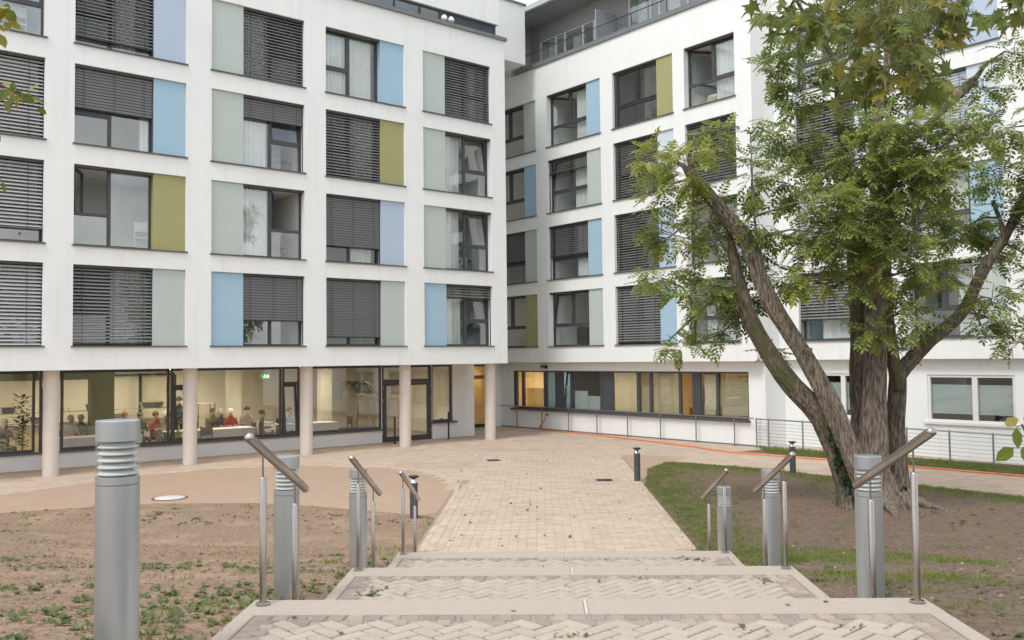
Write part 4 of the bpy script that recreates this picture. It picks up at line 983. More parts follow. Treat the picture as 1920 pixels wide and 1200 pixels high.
def limb(path, dep, M, name, n=16, rough=.12, dens=5, seed=0):
    big = n > 10; P, Rr = px(path, dep); P2 = smooth(P, dens*2 if big else dens); idx = np.linspace(0, len(Rr)-1, len(P2)); R2 = np.interp(idx, range(len(Rr)), Rr)
    P2 = [p+Vector((noise.noise(p*.8+Vector((seed, 0, 0))), noise.noise(p*.8+Vector((0, seed, 5))), 0))*.04 for p in P2]
    k = MB()
    if big: k.bark(P2, list(R2), 4*n, .17, rough, seed, 7, 14 if name == 'trunk' else None)
    else: k.tube(P2, list(R2), n, 0, True, rough, seed)
    k.build(name, M, tree); return P2
BR = []
BR.append(limb([(1648, 955, 100), (1645, 925, 74), (1640, 880, 58), (1638, 820, 47), (1640, 740, 41), (1642, 600, 35), (1640, 480, 29), (1643, 380, 26), (1640, 260, 21), (1655, 170, 16), (1664, 90, 11), (1668, -30, 7)], -.25, m_bark, 'trunk', 26, .16, 7, 1))
BR.append(limb([(1618, 950, 60), (1612, 880, 40), (1610, 760, 31), (1609, 660, 28), (1606, 560, 26), (1598, 450, 24), (1590, 360, 20), (1584, 300, 16), (1570, 180, 12), (1560, 110, 11), (1522, 50, 9), (1490, -10, 5)], .55, m_bark2, 'trunk', 18, .16, 6, 2))
BR.append(limb([(1680, 950, 60), (1680, 880, 38), (1679, 800, 32), (1682, 720, 30), (1690, 695, 28), (1738, 645, 25), (1800, 588, 22), (1842, 510, 20), (1885, 440, 18), (1925, 360, 16), (1960, 250, 12)], .3, m_bark2, 'trunk', 20, .15, 6, 3))
BR.append(limb([(1682, 730, 22), (1671, 650, 22), (1664, 560, 19), (1662, 450, 16), (1680, 300, 14), (1745, 232, 13), (1818, 160, 12), (1850, 120, 5)], .2, m_bark2, 'limb', 14, .15, 5, 4))
BR.append(limb([(1600, 950, 60), (1588, 905, 38), (1566, 840, 36), (1530, 772, 38), (1478, 715, 35), (1440, 655, 31), (1408, 600, 27), (1388, 540, 23), (1374, 480, 18), (1368, 440, 10)], -.45, m_bark2, 'limb', 18, .14, 6, 5))
BR.append(limb([(1618, 900, 40), (1592, 840, 36), (1560, 760, 33), (1510, 672, 30), (1460, 590, 28), (1425, 520, 27), (1398, 450, 27), (1352, 395, 25), (1318, 352, 23), (1296, 330, 20)], -.75, m_bark, 'limb', 18, .13, 6, 6))
for path, dep in (([(1296, 335, 14), (1282, 312, 9), (1268, 305, 6)], -.75), ([(1296, 330, 9), (1300, 290, 5), (1302, 255, 3)], -.75), ([(1405, 455, 12), (1420, 445, 9)], -.8), ([(1500, 655, 10), (1520, 660, 14)], -.85),
                  ([(1640, 500, 14), (1600, 520, 7), (1560, 540, 5)], -.4), ([(1850, 500, 9), (1880, 440, 8), (1862, 375, 7)], .2), ([(1385, 545, 8), (1330, 570, 5), (1250, 640, 3)], -.5), ([(1420, 470, 5), (1412, 380, 4), (1405, 250, 2)], -.8)):
    BR.append(limb(path, dep, m_bark, 'branch', 8, .1, 4, 9))
for i in range(9):
    a = i*.72+.2; k = MB(); c = at(1646, 945, TY-.1); c.z = 0; dv = Vector((math.cos(a), math.sin(a), 0)); r0 = .42 if i % 2 else .5; Lr = random.uniform(.45, .95)
    sl = MPI @ c
    pts = []
    for q_ in range(6):
        f = q_/5; p = c+dv*(r0+Lr*f)+Vector((-dv.y, dv.x, 0))*.12*math.sin(f*3+i); l_ = MPI @ p; p.z = zr(l_.x, l_.y)+.22*(1-f)**2.2-.03; pts.append(p)
    k.bark(pts, [.15, .12, .09, .07, .05, .02], 24, .1, .15, i, 7); k.build('root', m_bark, tree)
k = MB(); q = at(1269, 304, TY-.78); k.lathe([(.045, 0), (.04, .012), (.01, .016)], 10, T=Matrix.Translation(q) @ Vector((-1, -.3, .2)).to_track_quat('Z', 'Y').to_matrix().to_4x4()); k.build('cut_end', m_cut, tree)
CL = [(1292, 318, 62, 55, 3), (1225, 300, 45, 45, 3), (1232, 372, 45, 40, 2), (1340, 262, 40, 45, 2), (1330, 420, 70, 60, 0), (1262, 440, 60, 45, 0), (1395, 470, 45, 55, 0), (1240, 520, 70, 32, 2), (1310, 545, 75, 45, 0), (1375, 560, 60, 55, 1),
      (1280, 648, 50, 18, 0), (1408, 330, 28, 70, 2), (1425, 420, 34, 50, 0), (1445, 250, 30, 40, 0), (1450, 130, 50, 70, 0), (1500, 180, 60, 55, 1), (1480, 85, 50, 50, 0), (1500, 260, 55, 45, 0), (1545, 300, 75, 60, 1), (1480, 345, 50, 45, 0), (1560, 380, 70, 50, 2),
      (1520, 455, 60, 45, 2), (1575, 480, 70, 55, 0), (1530, 520, 65, 40, 2), (1470, 520, 45, 35, 0), (1630, 300, 80, 70, 1), (1700, 330, 80, 70, 0), (1630, 400, 70, 50, 0), (1640, 520, 55, 40, 1), (1610, 580, 40, 30, 1), (1660, 600, 40, 28, 0), (1720, 430, 80, 65, 1), (1770, 340, 75, 60, 2), (1790, 250, 70, 55, 2),
      (1740, 175, 60, 35, 2), (1845, 170, 55, 35, 0), (1885, 240, 45, 60, 0), (1870, 330, 55, 45, 1), (1800, 430, 75, 55, 0), (1850, 470, 60, 45, 0), (1750, 510, 60, 45, 2), (1700, 540, 50, 40, 1), (1720, 600, 45, 35, 0), (1860, 560, 50, 30, 0), (1840, 610, 55, 22, 1), (1905, 420, 40, 60, 1), (1630, 215, 70, 60, 0), (1700, 250, 60, 50, 2), (1575, 130, 50, 50, 1), (1900, 100, 40, 40, 0), (1905, 640, 30, 40, 0), (1650, 90, 90, 60, 1), (1350, 630, 40, 25, 0), (1690, 660, 26, 22, 0), (1445, 660, 16, 14, 0), (1960, 350, 50, 120, 0), (1960, 520, 50, 60, 0), (1700, 20, 90, 60, 1), (1570, 20, 80, 50, 1), (1640, -90, 200, 80, 1), (1645, 350, 60, 55, 4), (1655, 440, 55, 45, 4), (1600, 400, 50, 50, 4), (1630, 520, 55, 40, 4), (1700, 480, 55, 45, 4), (1600, 300, 50, 50, 4), (1660, 250, 50, 45, 4), (1560, 440, 50, 40, 4), (1740, 300, 50, 50, 4), (1640, 620, 22, 25, 4)]
allb = [p for b in BR for p in b]
T_LEAF = pinnate(); LP, LD, LU, LS, LM = [], [], [], [], []; tw = MB(); 
for ci, (cx, cy, rx, ry, tone) in enumerate(CL):
    cxs = min(max(cx, 1160), 2000)
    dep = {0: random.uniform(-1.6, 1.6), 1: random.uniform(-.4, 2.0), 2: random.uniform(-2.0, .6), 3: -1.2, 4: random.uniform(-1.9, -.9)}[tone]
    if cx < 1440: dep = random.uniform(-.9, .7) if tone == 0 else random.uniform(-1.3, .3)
    C = at(cx, cy, TY+dep); sx, sz = rx*TY/FPX, ry*TY/FPX; sy = .5*(sx+sz)*.9
    b = min(allb, key=lambda p: (p-C).length)
    if (b-C).length > .5:
        mid = (b+C)/2+Vector((random.uniform(-.1, .1), random.uniform(-.1, .1), .12)); tw.tube([b, mid, C], [.028, .02, .012], 6)
    nt_ = max(4, int(21*(sx*sz)/.55+6)); 
    for _ in range(nt_):
        d = Vector((random.gauss(0, 1), random.gauss(0, 1), random.gauss(0, 1)+.15)).normalized(); r = random.uniform(.55, 1.05)
        S0 = C+Vector((d.x*sx, d.y*sy, d.z*sz))*random.uniform(0, .35); E0 = C+Vector((d.x*sx*r, d.y*sy*r, d.z*sz*r))
        Lt = (E0-S0).length; tdir = (E0-S0).normalized()
        tw.tube([S0, (S0+E0)/2+Vector((0, 0, .03)), E0], [.008, .006, .003], 4, cap=False)
        nl = max(4, int(Lt/.07))
        for i in range(nl):
            t = .25+.75*(i+.5)/nl; p = S0.lerp(E0, t)
            sd = tdir.cross(Vector((random.gauss(0, .5), random.gauss(0, .5), 1))).normalized()*(1 if i % 2 else -1)
            dv = (tdir*random.uniform(.2, .9)+sd*random.uniform(.5, 1.0)+Vector((0, 0, random.uniform(-.55, .1)))).normalized()
            up = (Vector((0, 0, 1))+Vector((random.gauss(0, .35), random.gauss(0, .35), 0))).normalized()
            LP.append(p); LD.append(dv); LU.append(up); LS.append(random.uniform(.65, 1.1))
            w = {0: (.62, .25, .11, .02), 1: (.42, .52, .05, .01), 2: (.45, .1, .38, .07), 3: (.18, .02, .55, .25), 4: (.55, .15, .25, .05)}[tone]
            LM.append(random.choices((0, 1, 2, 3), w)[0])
tw.build('twig', m_bark, tree, kind='stuff')
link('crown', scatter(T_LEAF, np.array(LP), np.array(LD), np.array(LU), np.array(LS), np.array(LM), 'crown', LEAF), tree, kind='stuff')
# ivy on the leaning limb's foot
m_ivy = leafmat('ivy_leaf', (.018, .045, .018), (.035, .070, .028), .3)
iv = []
qd = (np.array([(-.5, 0, 0), (0, .05, .35), (.5, 0, .1), (.15, .02, 1), (-.2, .03, .9)]), None)
V0 = np.array([(0, 0, 0), (.45, .02, .35), (0, .05, 1), (-.45, .02, .35)]); F0 = np.array([(0, 1, 2, 3)])
P_, D_, U_, S_ = [], [], [], []
for i in range(420):
    t = random.random(); c = Vector(at(1552+46*t, 795+135*t, 17.55)); rr = random.uniform(-.14, .2)*(.6+.6*t)
    P_.append(c+Vector((rr, random.uniform(-.22, .02), random.uniform(-.08, .08)))); D_.append((random.gauss(0, .6), random.gauss(-.5, .4), random.gauss(-.3, .5))); U_.append((random.gauss(0, .3), -1, .6)); S_.append(random.uniform(.05, .10))
me = scatter((V0, F0), np.array(P_), np.array(D_), np.array(U_), np.array(S_), np.zeros(420, int), 'ivy', [m_ivy])
link('ivy', me, kind='stuff', label='dark green ivy climbing the foot of the leaning tree limb', category='ivy')
# ---- maple branches reaching in from trees beside the camera
ML_ = [leafmat('maple_green', (.155, .205, .052), (.225, .27, .08)), leafmat('maple_olive', (.22, .235, .065), (.29, .285, .08)), leafmat('maple_yellow', (.34, .31, .05), (.42, .36, .06))]
def maple_leaf():
    pts = []
    tips = [(-1.0, .05), (-.92, .62), (0, 1.05), (.92, .62), (1.0, .05)]
    out = [(0, -.08)]
    lobes = [(-150, .55), (-120, .3), (-100, .78), (-72, .34), (-52, .95), (-32, .5), (-24, .66), (-14, .48), (0, 1.1), (14, .48), (24, .66), (32, .5), (52, .95), (72, .34), (100, .78), (120, .3), (150, .55)]
    V = [(0, 0, 0)]; V += [(math.sin(R(a))*r*.55, -.10*r*r+.06*abs(math.sin(R(a*2))), .3+math.cos(R(a))*r*.6) for a, r in lobes]
    V[0] = (0, .02, .12); V += [(0, .0, .0)]
    n = len(lobes); F = [(0, i+1, i+2) for i in range(n-1)]
    V += [(-.008, 0, -.45), (.008, 0, -.45)]; F.append((0, n+2, n+3))
    return np.array(V, float), np.array(F)
T_MAP = maple_leaf()
def maple(name, label, trunk, clusters, boughs, leafs=.15, mats=ML_, T=T_MAP, dens=24, wts=(.58, .36, .06), cat='tree'):
    t = thing(name, label, cat)
    k = MB(); k.tube(smooth(trunk[0], 6), list(np.interp(np.linspace(0, len(trunk[1])-1, len(smooth(trunk[0], 6))), range(len(trunk[1])), trunk[1])), 14, 0, True, .12, 3); k.build('trunk', m_bark, t)
    b = MB(); ends = []
    for P, r0, r1 in boughs:
        S = smooth(P, 6); b.tube(S, list(np.linspace(r0, r1, len(S))), 7); ends += S
    P_, D_, U_, S_, M_ = [], [], [], [], []
    for (C, sx, sz, n) in clusters:
        C = Vector(C); e = min(ends, key=lambda p: (p-C).length)
        b.tube([e, (e+C)/2+Vector((0, 0, .03)), C], [.007, .006, .003], 5)
        for i in range(n):
            d = Vector((random.gauss(0, .5), random.gauss(0, .5), random.gauss(0, .5)))
            p = C+Vector((d.x*sx, d.y*sx, d.z*sz)); b.tube([C, p], [.0025, .0015], 3, cap=False)
            P_.append(p); D_.append((d.x*.8+random.gauss(0, .3), d.y*.8+random.gauss(0, .3), -.9+random.gauss(0, .4)))
            U_.append((random.gauss(0, .6), -.7+random.gauss(0, .5), .6)); S_.append(leafs*random.uniform(.7, 1.15)); M_.append(random.choices(range(len(mats)), wts)[0])
    b.build('branch', m_bark, t)
    link('foliage', scatter(T, np.array(P_), np.array(D_), np.array(U_), np.array(S_), np.array(M_), 'foliage', mats), t, kind='stuff')
    return t
YM = 5.0
cl = [(at(x, y, YM+dz), rx*YM/FPX, ry*YM/FPX, n) for x, y, rx, ry, dz, n in ((1475, 22, 45, 30, .2, 16), (1540, 45, 60, 45, 0, 26), (1600, 70, 60, 60, .3, 30), (1650, 30, 70, 50, -.2, 32), (1700, 80, 65, 60, .1, 30), (1755, 45, 55, 50, .2, 26), (1640, 130, 60, 40, 0, 24), (1710, 135, 45, 40, -.1, 18), (1745, 165, 38, 22, 0, 9), (1620, 165, 45, 25, .2, 12), (1790, 20, 45, 45, .1, 16), (1660, -40, 150, 60, 0, 40), (1892, 12, 30, 26, -.4, 9), (1925, -10, 40, 40, -.4, 12), (1500, -30, 70, 40, 0, 18))]
root = Vector((5.2, 1.6, 1.7)); top = Vector((5.0, 1.9, 6.2))
maple('maple_tree', 'maple tree whose yellowing leaves hang in over the top right of the view', ([root, Vector((5.15, 1.7, 3.5)), top, Vector((4.9, 2.0, 9))], [.24, .2, .16, .1]), cl,
      [([top, Vector((3.8, 3.6, 6.3)), at(1780, -120, 5), at(1700, 20, 5), at(1640, 100, 5)], .05, .007), ([at(1780, -120, 5), at(1760, 40, 5.1), at(1742, 150, 5)], .015, .005), ([Vector((3.8, 3.6, 6.3)), at(1600, -90, 5.1), at(1500, 0, 5.1)], .02, .005), ([top, Vector((4.2, 3.8, 5.6)), at(1900, -60, 4.7)], .02, .006)])
V0 = np.array([(0, 0, 0), (.3, .02, .3), (.27, .03, .7), (0, .0, 1.05), (-.27, .03, .7), (-.3, .02, .3)]); T_BEECH = (V0, np.array([(0, 1, 2, 3), (0, 3, 4, 5)]))
BE = [leafmat('beech_green', (.12, .17, .03), (.19, .22, .04)), leafmat('beech_yellow', (.28, .26, .045), (.36, .30, .05))]
YB = 5.5
cl = [(at(x, y, YB), rx*YB/FPX, ry*YB/FPX, n) for x, y, rx, ry, n in ((10, 15, 14, 25, 9), (-15, 40, 20, 30, 9), (28, 172, 30, 14, 15), (-10, 165, 30, 25, 12), (3, 340, 10, 8, 4), (-30, 250, 30, 60, 12))]
maple('beech_tree', 'slender beech tree whose small leaves reach in at the left edge of the view', ([Vector((-5.1, 4.4, 1.7)), Vector((-5.0, 4.6, 4)), Vector((-4.8, 4.9, 7.5))], [.12, .1, .05]), cl,
      [([Vector((-5.0, 4.6, 4.2)), at(-120, 150, 5.4), at(-20, 165, YB)], .02, .005), ([Vector((-4.95, 4.7, 4.9)), at(-60, 60, YB)], .02, .005), ([Vector((-5.0, 4.6, 3.9)), at(-60, 330, YB)], .015, .004)], .085, BE, T_BEECH, wts=(.65, .35))
YR = 4.6
cl = [(at(x, y, YR), rx*YR/FPX, ry*YR/FPX, n) for x, y, rx, ry, n in ((1908, 800, 12, 8, 3), (1925, 840, 14, 20, 6), (1950, 800, 30, 40, 10))]
maple('beech_sapling', 'young beech sapling whose few leaves poke in at the right edge of the view', ([Vector((3.1, 4.3, 1.7)), Vector((3.05, 4.5, 2.4)), Vector((3.0, 4.6, 3.2))], [.02, .016, .006]), cl,
      [([Vector((3.05, 4.5, 2.5)), at(1960, 830, YR), at(1925, 815, YR)], .006, .002)], .11, BE, T_BEECH, wts=(.8, .2), cat='sapling')
# ---- trees behind the viewer: what the windows mirror
def back_tree(loc, h, seed):
    rs = random.Random(seed); t = thing('deciduous_tree', 'tall broad leafy tree standing behind the steps, mirrored in the windows', 'tree', loc, 0, 'trees behind the steps')
    k = MB(); k.tube([(0, 0, -.3), (.1, 0, h*.3), (0, .1, h*.8)], [.3, .22, .05], 10, 0, True, .1, seed); k.build('trunk', m_bark, t)
    P_, D_, U_, S_, M_ = [], [], [], [], []
    for _ in range(34):
        a = rs.random()*6.28; z = rs.uniform(.28, .98); r = h*.33*math.sin(math.pi*min(1, (z-.15)/.9))**.6*rs.uniform(.2, 1); C = Vector((r*math.cos(a), r*math.sin(a), z*h))
        for _ in range(46):
            d = Vector((rs.gauss(0, 1), rs.gauss(0, 1), rs.gauss(0, .8)))*h*.055
            P_.append(C+d); D_.append((d.x+rs.gauss(0, .5), d.y+rs.gauss(0, .5), -.4)); U_.append((rs.gauss(0, .4), rs.gauss(0, .4), 1)); S_.append(rs.uniform(.35, .6)); M_.append(rs.choices((0, 1, 2), (.5, .3, .2))[0])
    link('crown', scatter(T_BEECH, np.array(P_), np.array(D_), np.array(U_), np.array(S_), np.array(M_), 'crown', LEAF[:3]), t, kind='stuff'); return t
bt = back_tree((30, -13, .5), 13, 5)
for i, (x, y, z, s, a) in enumerate(((42, -22, .5, 1.1, 1), (52, -6, .3, 1.0, 2), (22, -26, 1.2, 1.15, 3), (8, -34, 1.6, 1.1, 4), (-8, -33, 1.6, 1.0, 5), (-24, -30, 1.5, 1.15, 6), (60, 12, 0, 1.0, 2.5), (34, -34, 1, 1.2, .4))):
    c = copy_thing(bt, None, (x, y, z), a); c.scale = (s, s, s)
# ---- weeds, grass and litter on the bare ground
GR = [leafmat('grass_green', (.145, .215, .035), (.225, .29, .065)), leafmat('weed_green', (.12, .165, .05), (.21, .25, .11)), leafmat('dry_straw', (.30, .23, .14), (.38, .30, .19)), leafmat('dry_leaf', (.17, .09, .05), (.26, .15, .08))]
def nz(s, d, f, o): return noise.noise(Vector((s*f, d*f, o)))
P_, D_, U_, S_, M_ = [], [], [], [], []
def rosette(s, d, zf, r, n, mi):
    p = PF(s, d, zf(s, d)+.004)
    for i in range(n):
        a = random.random()*6.28; el = random.uniform(.15, 1.0)
        P_.append(p+Vector((random.gauss(0, r*.35), random.gauss(0, r*.35), 0))); D_.append((math.cos(a), math.sin(a), el)); U_.append((0, 0, 1)); S_.append(r*random.uniform(.5, 1.1)); M_.append(mi)
def sample(n, s0, s1, d0, d1, zf, dens, side):
    c = 0
    for _ in range(n):
        d = d0+(d1-d0)*random.random()**1.25; s = random.uniform(s0, s1)
        lim = interp(lawn_l_top if side < 0 else lawn_r_top, s)-.08
        if d > lim or abs(s) > 1.0*d*.62+1.2: continue
        if random.random() < dens(s, d): yield s, d
def dl(s, d):
    v = nz(s, d, .7, 1)+.55*nz(s, d, 2.1, 3); b = 0
    if s > -3.6-.1*d and d < 13.5: b += .55*math.exp(-((s+2.0)/.55)**2)
    b += .75*math.exp(-((d-9.7+.12*(s+2))/.5)**2)*(s > -7)+.34*math.exp(-((d-7.1)/.5)**2)*(s > -6)+.3*(d < 6.0)*(s > -3.6)+.2*math.exp(-((d-17.6-.6*(s < -4))/.5)**2)
    return min(1, max(0, (v-.34)*2.2)+b)
for s, d in sample(15000, -13, SLF-.03, 4.2, 20, zl, dl, -1):
    rosette(s, d, zl, random.uniform(.022, .052)*(1.1 if d < 9 else .9), random.randint(7, 15), 1)
def drr(s, d):
    v = nz(s, d, .6, 11)+.5*nz(s, d, 2.0, 13)
    b = .75*math.exp(-((s-SRT-.1)/.7)**2)*(1 if d < 22 else .4)*(d > 12)+.3*math.exp(-((s-SRT-.2)/.5)**2)
    b += .3*math.exp(-((d-8.3)/.8)**2)*(nz(s, d, 1.2, 5) > -.1)
    return min(1, max(0, (v-.36)*2.0)+b)
for s, d in sample(4200, SRT+.03, 12, 4.4, 20, zr, drr, 1): rosette(s, d, zr, random.uniform(.035, .07), random.randint(4, 8), 1)
BLADE = (np.array([(-.09, 0, 0), (.09, 0, 0), (.05, .12, .6), (0, .3, 1.0)]), np.array([(0, 1, 2, 3)]))
wp = (V0, T_BEECH[1])
link('weeds', scatter(T_BEECH, np.array(P_), np.array(D_), np.array(U_), np.array(S_), np.array(M_), 'weeds', GR), kind='stuff', label='low leafy weeds growing in patches on the bare soil', category='weeds')
P_, D_, U_, S_, M_ = [], [], [], [], []
def tuft(s, d, zf, h, n, mi=0, frame=PF):
    p = frame(s, d, zf(s, d))
    for i in range(n):
        P_.append(p+Vector((random.gauss(0, .05), random.gauss(0, .05), 0))); D_.append((random.gauss(0, .4), random.gauss(0, .4), 1)); U_.append((random.gauss(0, 1), random.gauss(0, 1), 0)); S_.append(h*random.uniform(.6, 1.2)); M_.append(mi)
def dgl(s, d): return min(.9, max(0, nz(s, d, .9, 21)+.4*nz(s, d, 3, 2)-.22)*1.5+.5*math.exp(-((s-SLF+.12)/.35)**2)*(d < 14.8)+.25*math.exp(-((d-interp(lawn_l_top, s)+.35)/.3)**2))
for s, d in sample(9000, -13, SLF-.02, 4.2, 20.1, zl, dgl, -1): tuft(s, d, zl, random.uniform(.03, .075), 7)
def dgr(s, d):
    tb = interp(lawn_r_top, s)
    edge = 1.4*math.exp(-((tb-d)/1.6)**2)+1.6*math.exp(-((s-SRT)/1.2)**2)*(d > 11.0)
    v = nz(s, d, .55, 31)+.5*nz(s, d, 1.7, 32); mid = .9*max(0, v-.02)*math.exp(-((d-9.5)/2.2)**2)*2
    return min(1, edge+mid+max(0, v-.38)*.8)
for s, d in sample(56000, SRT+.01, 13, 4.4, 27.5, zr, dgr, 1): tuft(s, d, zr, random.uniform(.03, .065), 7)
for _ in range(2600):
    u = random.uniform(13, 26); w = random.uniform(-1.2, .5)
    if u < 14.2 and w < -1.2+(14.2-u): continue
    tuft(u, w, lambda a, b: .01, random.uniform(.05, .10), 7, 0, RW)
link('grass', scatter(BLADE, np.array(P_), np.array(D_), np.array(U_), np.array(S_), np.array(M_), 'grass', GR), kind='stuff', label='thin short grass growing in patches along the lawn edges and verge', category='grass')
P_, D_, U_, S_, M_ = [], [], [], [], []
STICK = (np.array([(-.035, 0, 0), (.035, 0, 0), (.03, .06, 1), (-.03, .06, 1)]), np.array([(0, 1, 2, 3)]))
for zf, s0, s1, n, side in ((zl, -12, SLF-.03, 12000, -1), (zr, SRT+.03, 12, 9000, 1)):
    for s, d in sample(n, s0, s1, 4.2, 18, zf, lambda a, b: .75 if b < 10 else .4, side):
        a = random.random()*6.28; P_.append(PF(s, d, zf(s, d)+.008)); D_.append((math.cos(a), math.sin(a), random.gauss(.05, .15))); U_.append((random.gauss(0, .2), random.gauss(0, .2), 1)); S_.append(random.uniform(.03, .10)); M_.append(random.choices((2, 3), (.55, .45))[0])
link('litter', scatter(STICK, np.array(P_), np.array(D_), np.array(U_), np.array(S_), np.array(M_), 'litter', GR), kind='stuff', label='scattered straw, bark chips and twigs on the bare soil', category='litter')
# clods and pebbles
P_, D_, U_, S_, M_ = [], [], [], [], []
CLOD = (np.array([(-1, -.8, 0), (.9, -1, 0), (1, .8, 0), (-.8, 1, 0), (-.4, -.5, .7), (.5, -.4, .8), (.4, .5, .6), (-.5, .4, .75)]), np.array([(4, 5, 6, 7), (0, 1, 5, 4), (1, 2, 6, 5), (2, 3, 7, 6), (3, 0, 4, 7)]))
for zf, s0, s1, n, side in ((zl, -12, SLF-.03, 12000, -1), (zr, SRT+.03, 12, 12000, 1)):
    for s, d in sample(n, s0, s1, 4.2, 15, zf, lambda a, b: .6, side):
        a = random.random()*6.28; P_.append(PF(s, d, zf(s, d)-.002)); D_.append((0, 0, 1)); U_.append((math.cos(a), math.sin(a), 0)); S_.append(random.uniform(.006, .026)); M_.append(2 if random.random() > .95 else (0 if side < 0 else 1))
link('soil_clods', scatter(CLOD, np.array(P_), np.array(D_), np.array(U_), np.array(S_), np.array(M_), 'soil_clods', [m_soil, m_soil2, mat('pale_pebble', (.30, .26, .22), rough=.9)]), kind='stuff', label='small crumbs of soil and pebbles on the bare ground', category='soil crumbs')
# fallen leaves on the paving
fl = []
for i in range(4):
    a = random.uniform(.6, 1.1); V0_ = [(0, 0, .004), (.02*a, .012, .012), (.016, .035, .006), (0, .06*a, .016), (-.018, .035, .012), (-.021, .014, .004)]
    me = bpy.data.meshes.new('leaf'); me.from_pydata(V0_, [], [(0, 1, 2, 3), (0, 3, 4, 5)]); me.materials.append((GR[3], mat('brown_leaf', (.14, .075, .045), rough=.8), LEAF[3], GR[3])[i]); fl.append(me)
def fallen(s, d, z, sc):
    o = link('fallen_leaf', random.choice(fl), None, tuple(PF(s, d, z+.004)), (random.gauss(0, .2), random.gauss(0, .2), random.random()*6.28), label='small dry curled leaf lying on the pale paving', category='leaf', group='fallen leaves scattered on the paving'); o.scale = (sc, sc, sc)
for _ in range(110):
    d = 15.2+random.random()**.8*16; s = random.uniform(SLF+.2, SRT-.2) if d < 22 else random.uniform(-8, 4.5)
    b = blocked(np.array([PF(s, d).x]), np.array([PF(s, d).y]))[0][0]
    if not b: fallen(s, d, .0, random.uniform(.8, 1.7))
for dn, d0, zt in LAND:
    for _ in range(9): fallen(random.uniform(SLL+.3, SRR-.3), random.uniform(max(d0, dn-1.1), dn-.05), zt, random.uniform(.5, .9))
# small weeds in the joints of the steps
P_, D_, U_, S_, M_ = [], [], [], [], []
for s, d, z, n, r in ((-1.5, 7.95, 1.09, 16, .06), (-1.45, 8.1, 1.09, 10, .05), (1.9, 11.35, .63, 14, .05), (1.75, 11.4, .63, 8, .05), (2.0, 8.45, 1.09, 10, .05), (.18, 5.15, 1.58, 14, .035), (1.75, 5.3, 1.58, 6, .03), (.9, 8.52, 1.09, 10, .03), (1.3, 8.5, 1.09, 8, .03), (1.2, 5.22, 1.58, 6, .03)):
    for i in range(n):
        a = random.random()*6.28; P_.append(PF(s+random.gauss(0, .05), d+random.gauss(0, .04), z)); D_.append((math.cos(a), math.sin(a), random.uniform(.1, .8))); U_.append((0, 0, 1)); S_.append(r*random.uniform(.5, 1.2)); M_.append(1)
link('joint_weeds', scatter(T_BEECH, np.array(P_), np.array(D_), np.array(U_), np.array(S_), np.array(M_), 'joint_weeds', GR), kind='stuff', label='small green weeds sprouting from the joints of the steps', category='weeds')
# ------------------------------------------------------------------ things behind the glass
LQ = ML.to_quaternion().to_euler().z; RQ = MR.to_quaternion().to_euler().z
def ceiling_lamp(label, p, r, c, s, rz=0, group=None, square=False):
    t = thing('ceiling_lamp', label, 'ceiling lamp', tuple(p), rz, group)
    k = MB()
    if square: k.box(-r, r, -r*.35, r*.35, -.03, -.002)
    else: k.lathe([(r, -.06), (r, -.002)], 20)
    k.build('housing', m_frame_w, t)
    k = MB()
    if square: k.box(-r+.02, r-.02, -r*.35+.02, r*.35-.02, -.034, -.0305)
    else: k.lathe([(r*.94, -.072), (r*.94, -.061)], 20)
    k.build('diffuser', emit('lamp_glow_%.1f_%.2f' % (s, c[2]), c, s), t)
WARM = (1, .86, .66)
for u, w, lab in ((-18, 4.2, 'warm ceiling panel lamp nearest the leftmost hall window'), (-15.2, 7.6, 'warm ceiling panel lamp deep in the hall behind the green band of ceiling shade'), (-12.2, 4.6, 'warm ceiling panel lamp by the narrow window beside the second column'), (-9.2, 4.2, 'warm ceiling panel lamp at the right end of the middle hall window'), (-9.2, 8.2, 'warm ceiling panel lamp deep in the hall behind the escape sign'), (-6.4, 4.4, 'warm ceiling panel lamp behind the window left of the entrance door'), (-12.2, 8.4, 'warm ceiling panel lamp above the serving counter'), (-18, 8.2, 'warm ceiling panel lamp at the far left back of the hall'), (-3.2, 5, 'warm ceiling panel lamp behind the entrance door')):
    ceiling_lamp(lab, LW(u, w, 2.9), .6, WARM, 32, TL, 'panel lamps in the dining hall', True)
ceiling_lamp('lit lamp in the corridor behind the side door', LW(2.5, 7, 2.85), .3, (1, .66, .28), 14, TL)
for u, w, c, s, lab in ((.6, 2.0, (1, .78, .45), 30, 'lit lamp in the first yellow office room'), (2.4, 2, (.9, 1, 1), 10, 'lit lamp in the pale teal office room'), (6.2, 2, (1, .86, .64), 26, 'lit lamp behind the first drawn beige blind'), (9.6, 2.4, (1, .80, .52), 34, 'lit lamp above the yellow office desk'), (4.3, 2, (1, .85, .7), 1.5, 'dim lamp in the brown office room')):
    ceiling_lamp(lab, RW(u, w, 2.69), .32, c, s, RQ)
for r, lab in ((3, 'glowing ceiling lamp in the top room beside the inner corner'), (2, 'glowing ceiling lamp in the second highest room beside the inner corner'), (0, 'glowing ceiling lamp in the lowest room beside the inner corner')):
    ceiling_lamp(lab, RW(.2, 1.7, ROWS[r][1]-.01), .28, (1, .80, .58), 3.2, RQ)
for u, r, lab in ((-15.0, 1, 'unlit round ceiling lamp in the room with the open sash'),):
    t = thing('ceiling_lamp', lab, 'ceiling lamp', tuple(LW(u, 2.2, ROWS[r][1]-.01))); k = MB(); k.lathe([(.25, -.08), (.27, -.04), (.25, -.001)], 20); k.build('shade', m_frame_w, t)
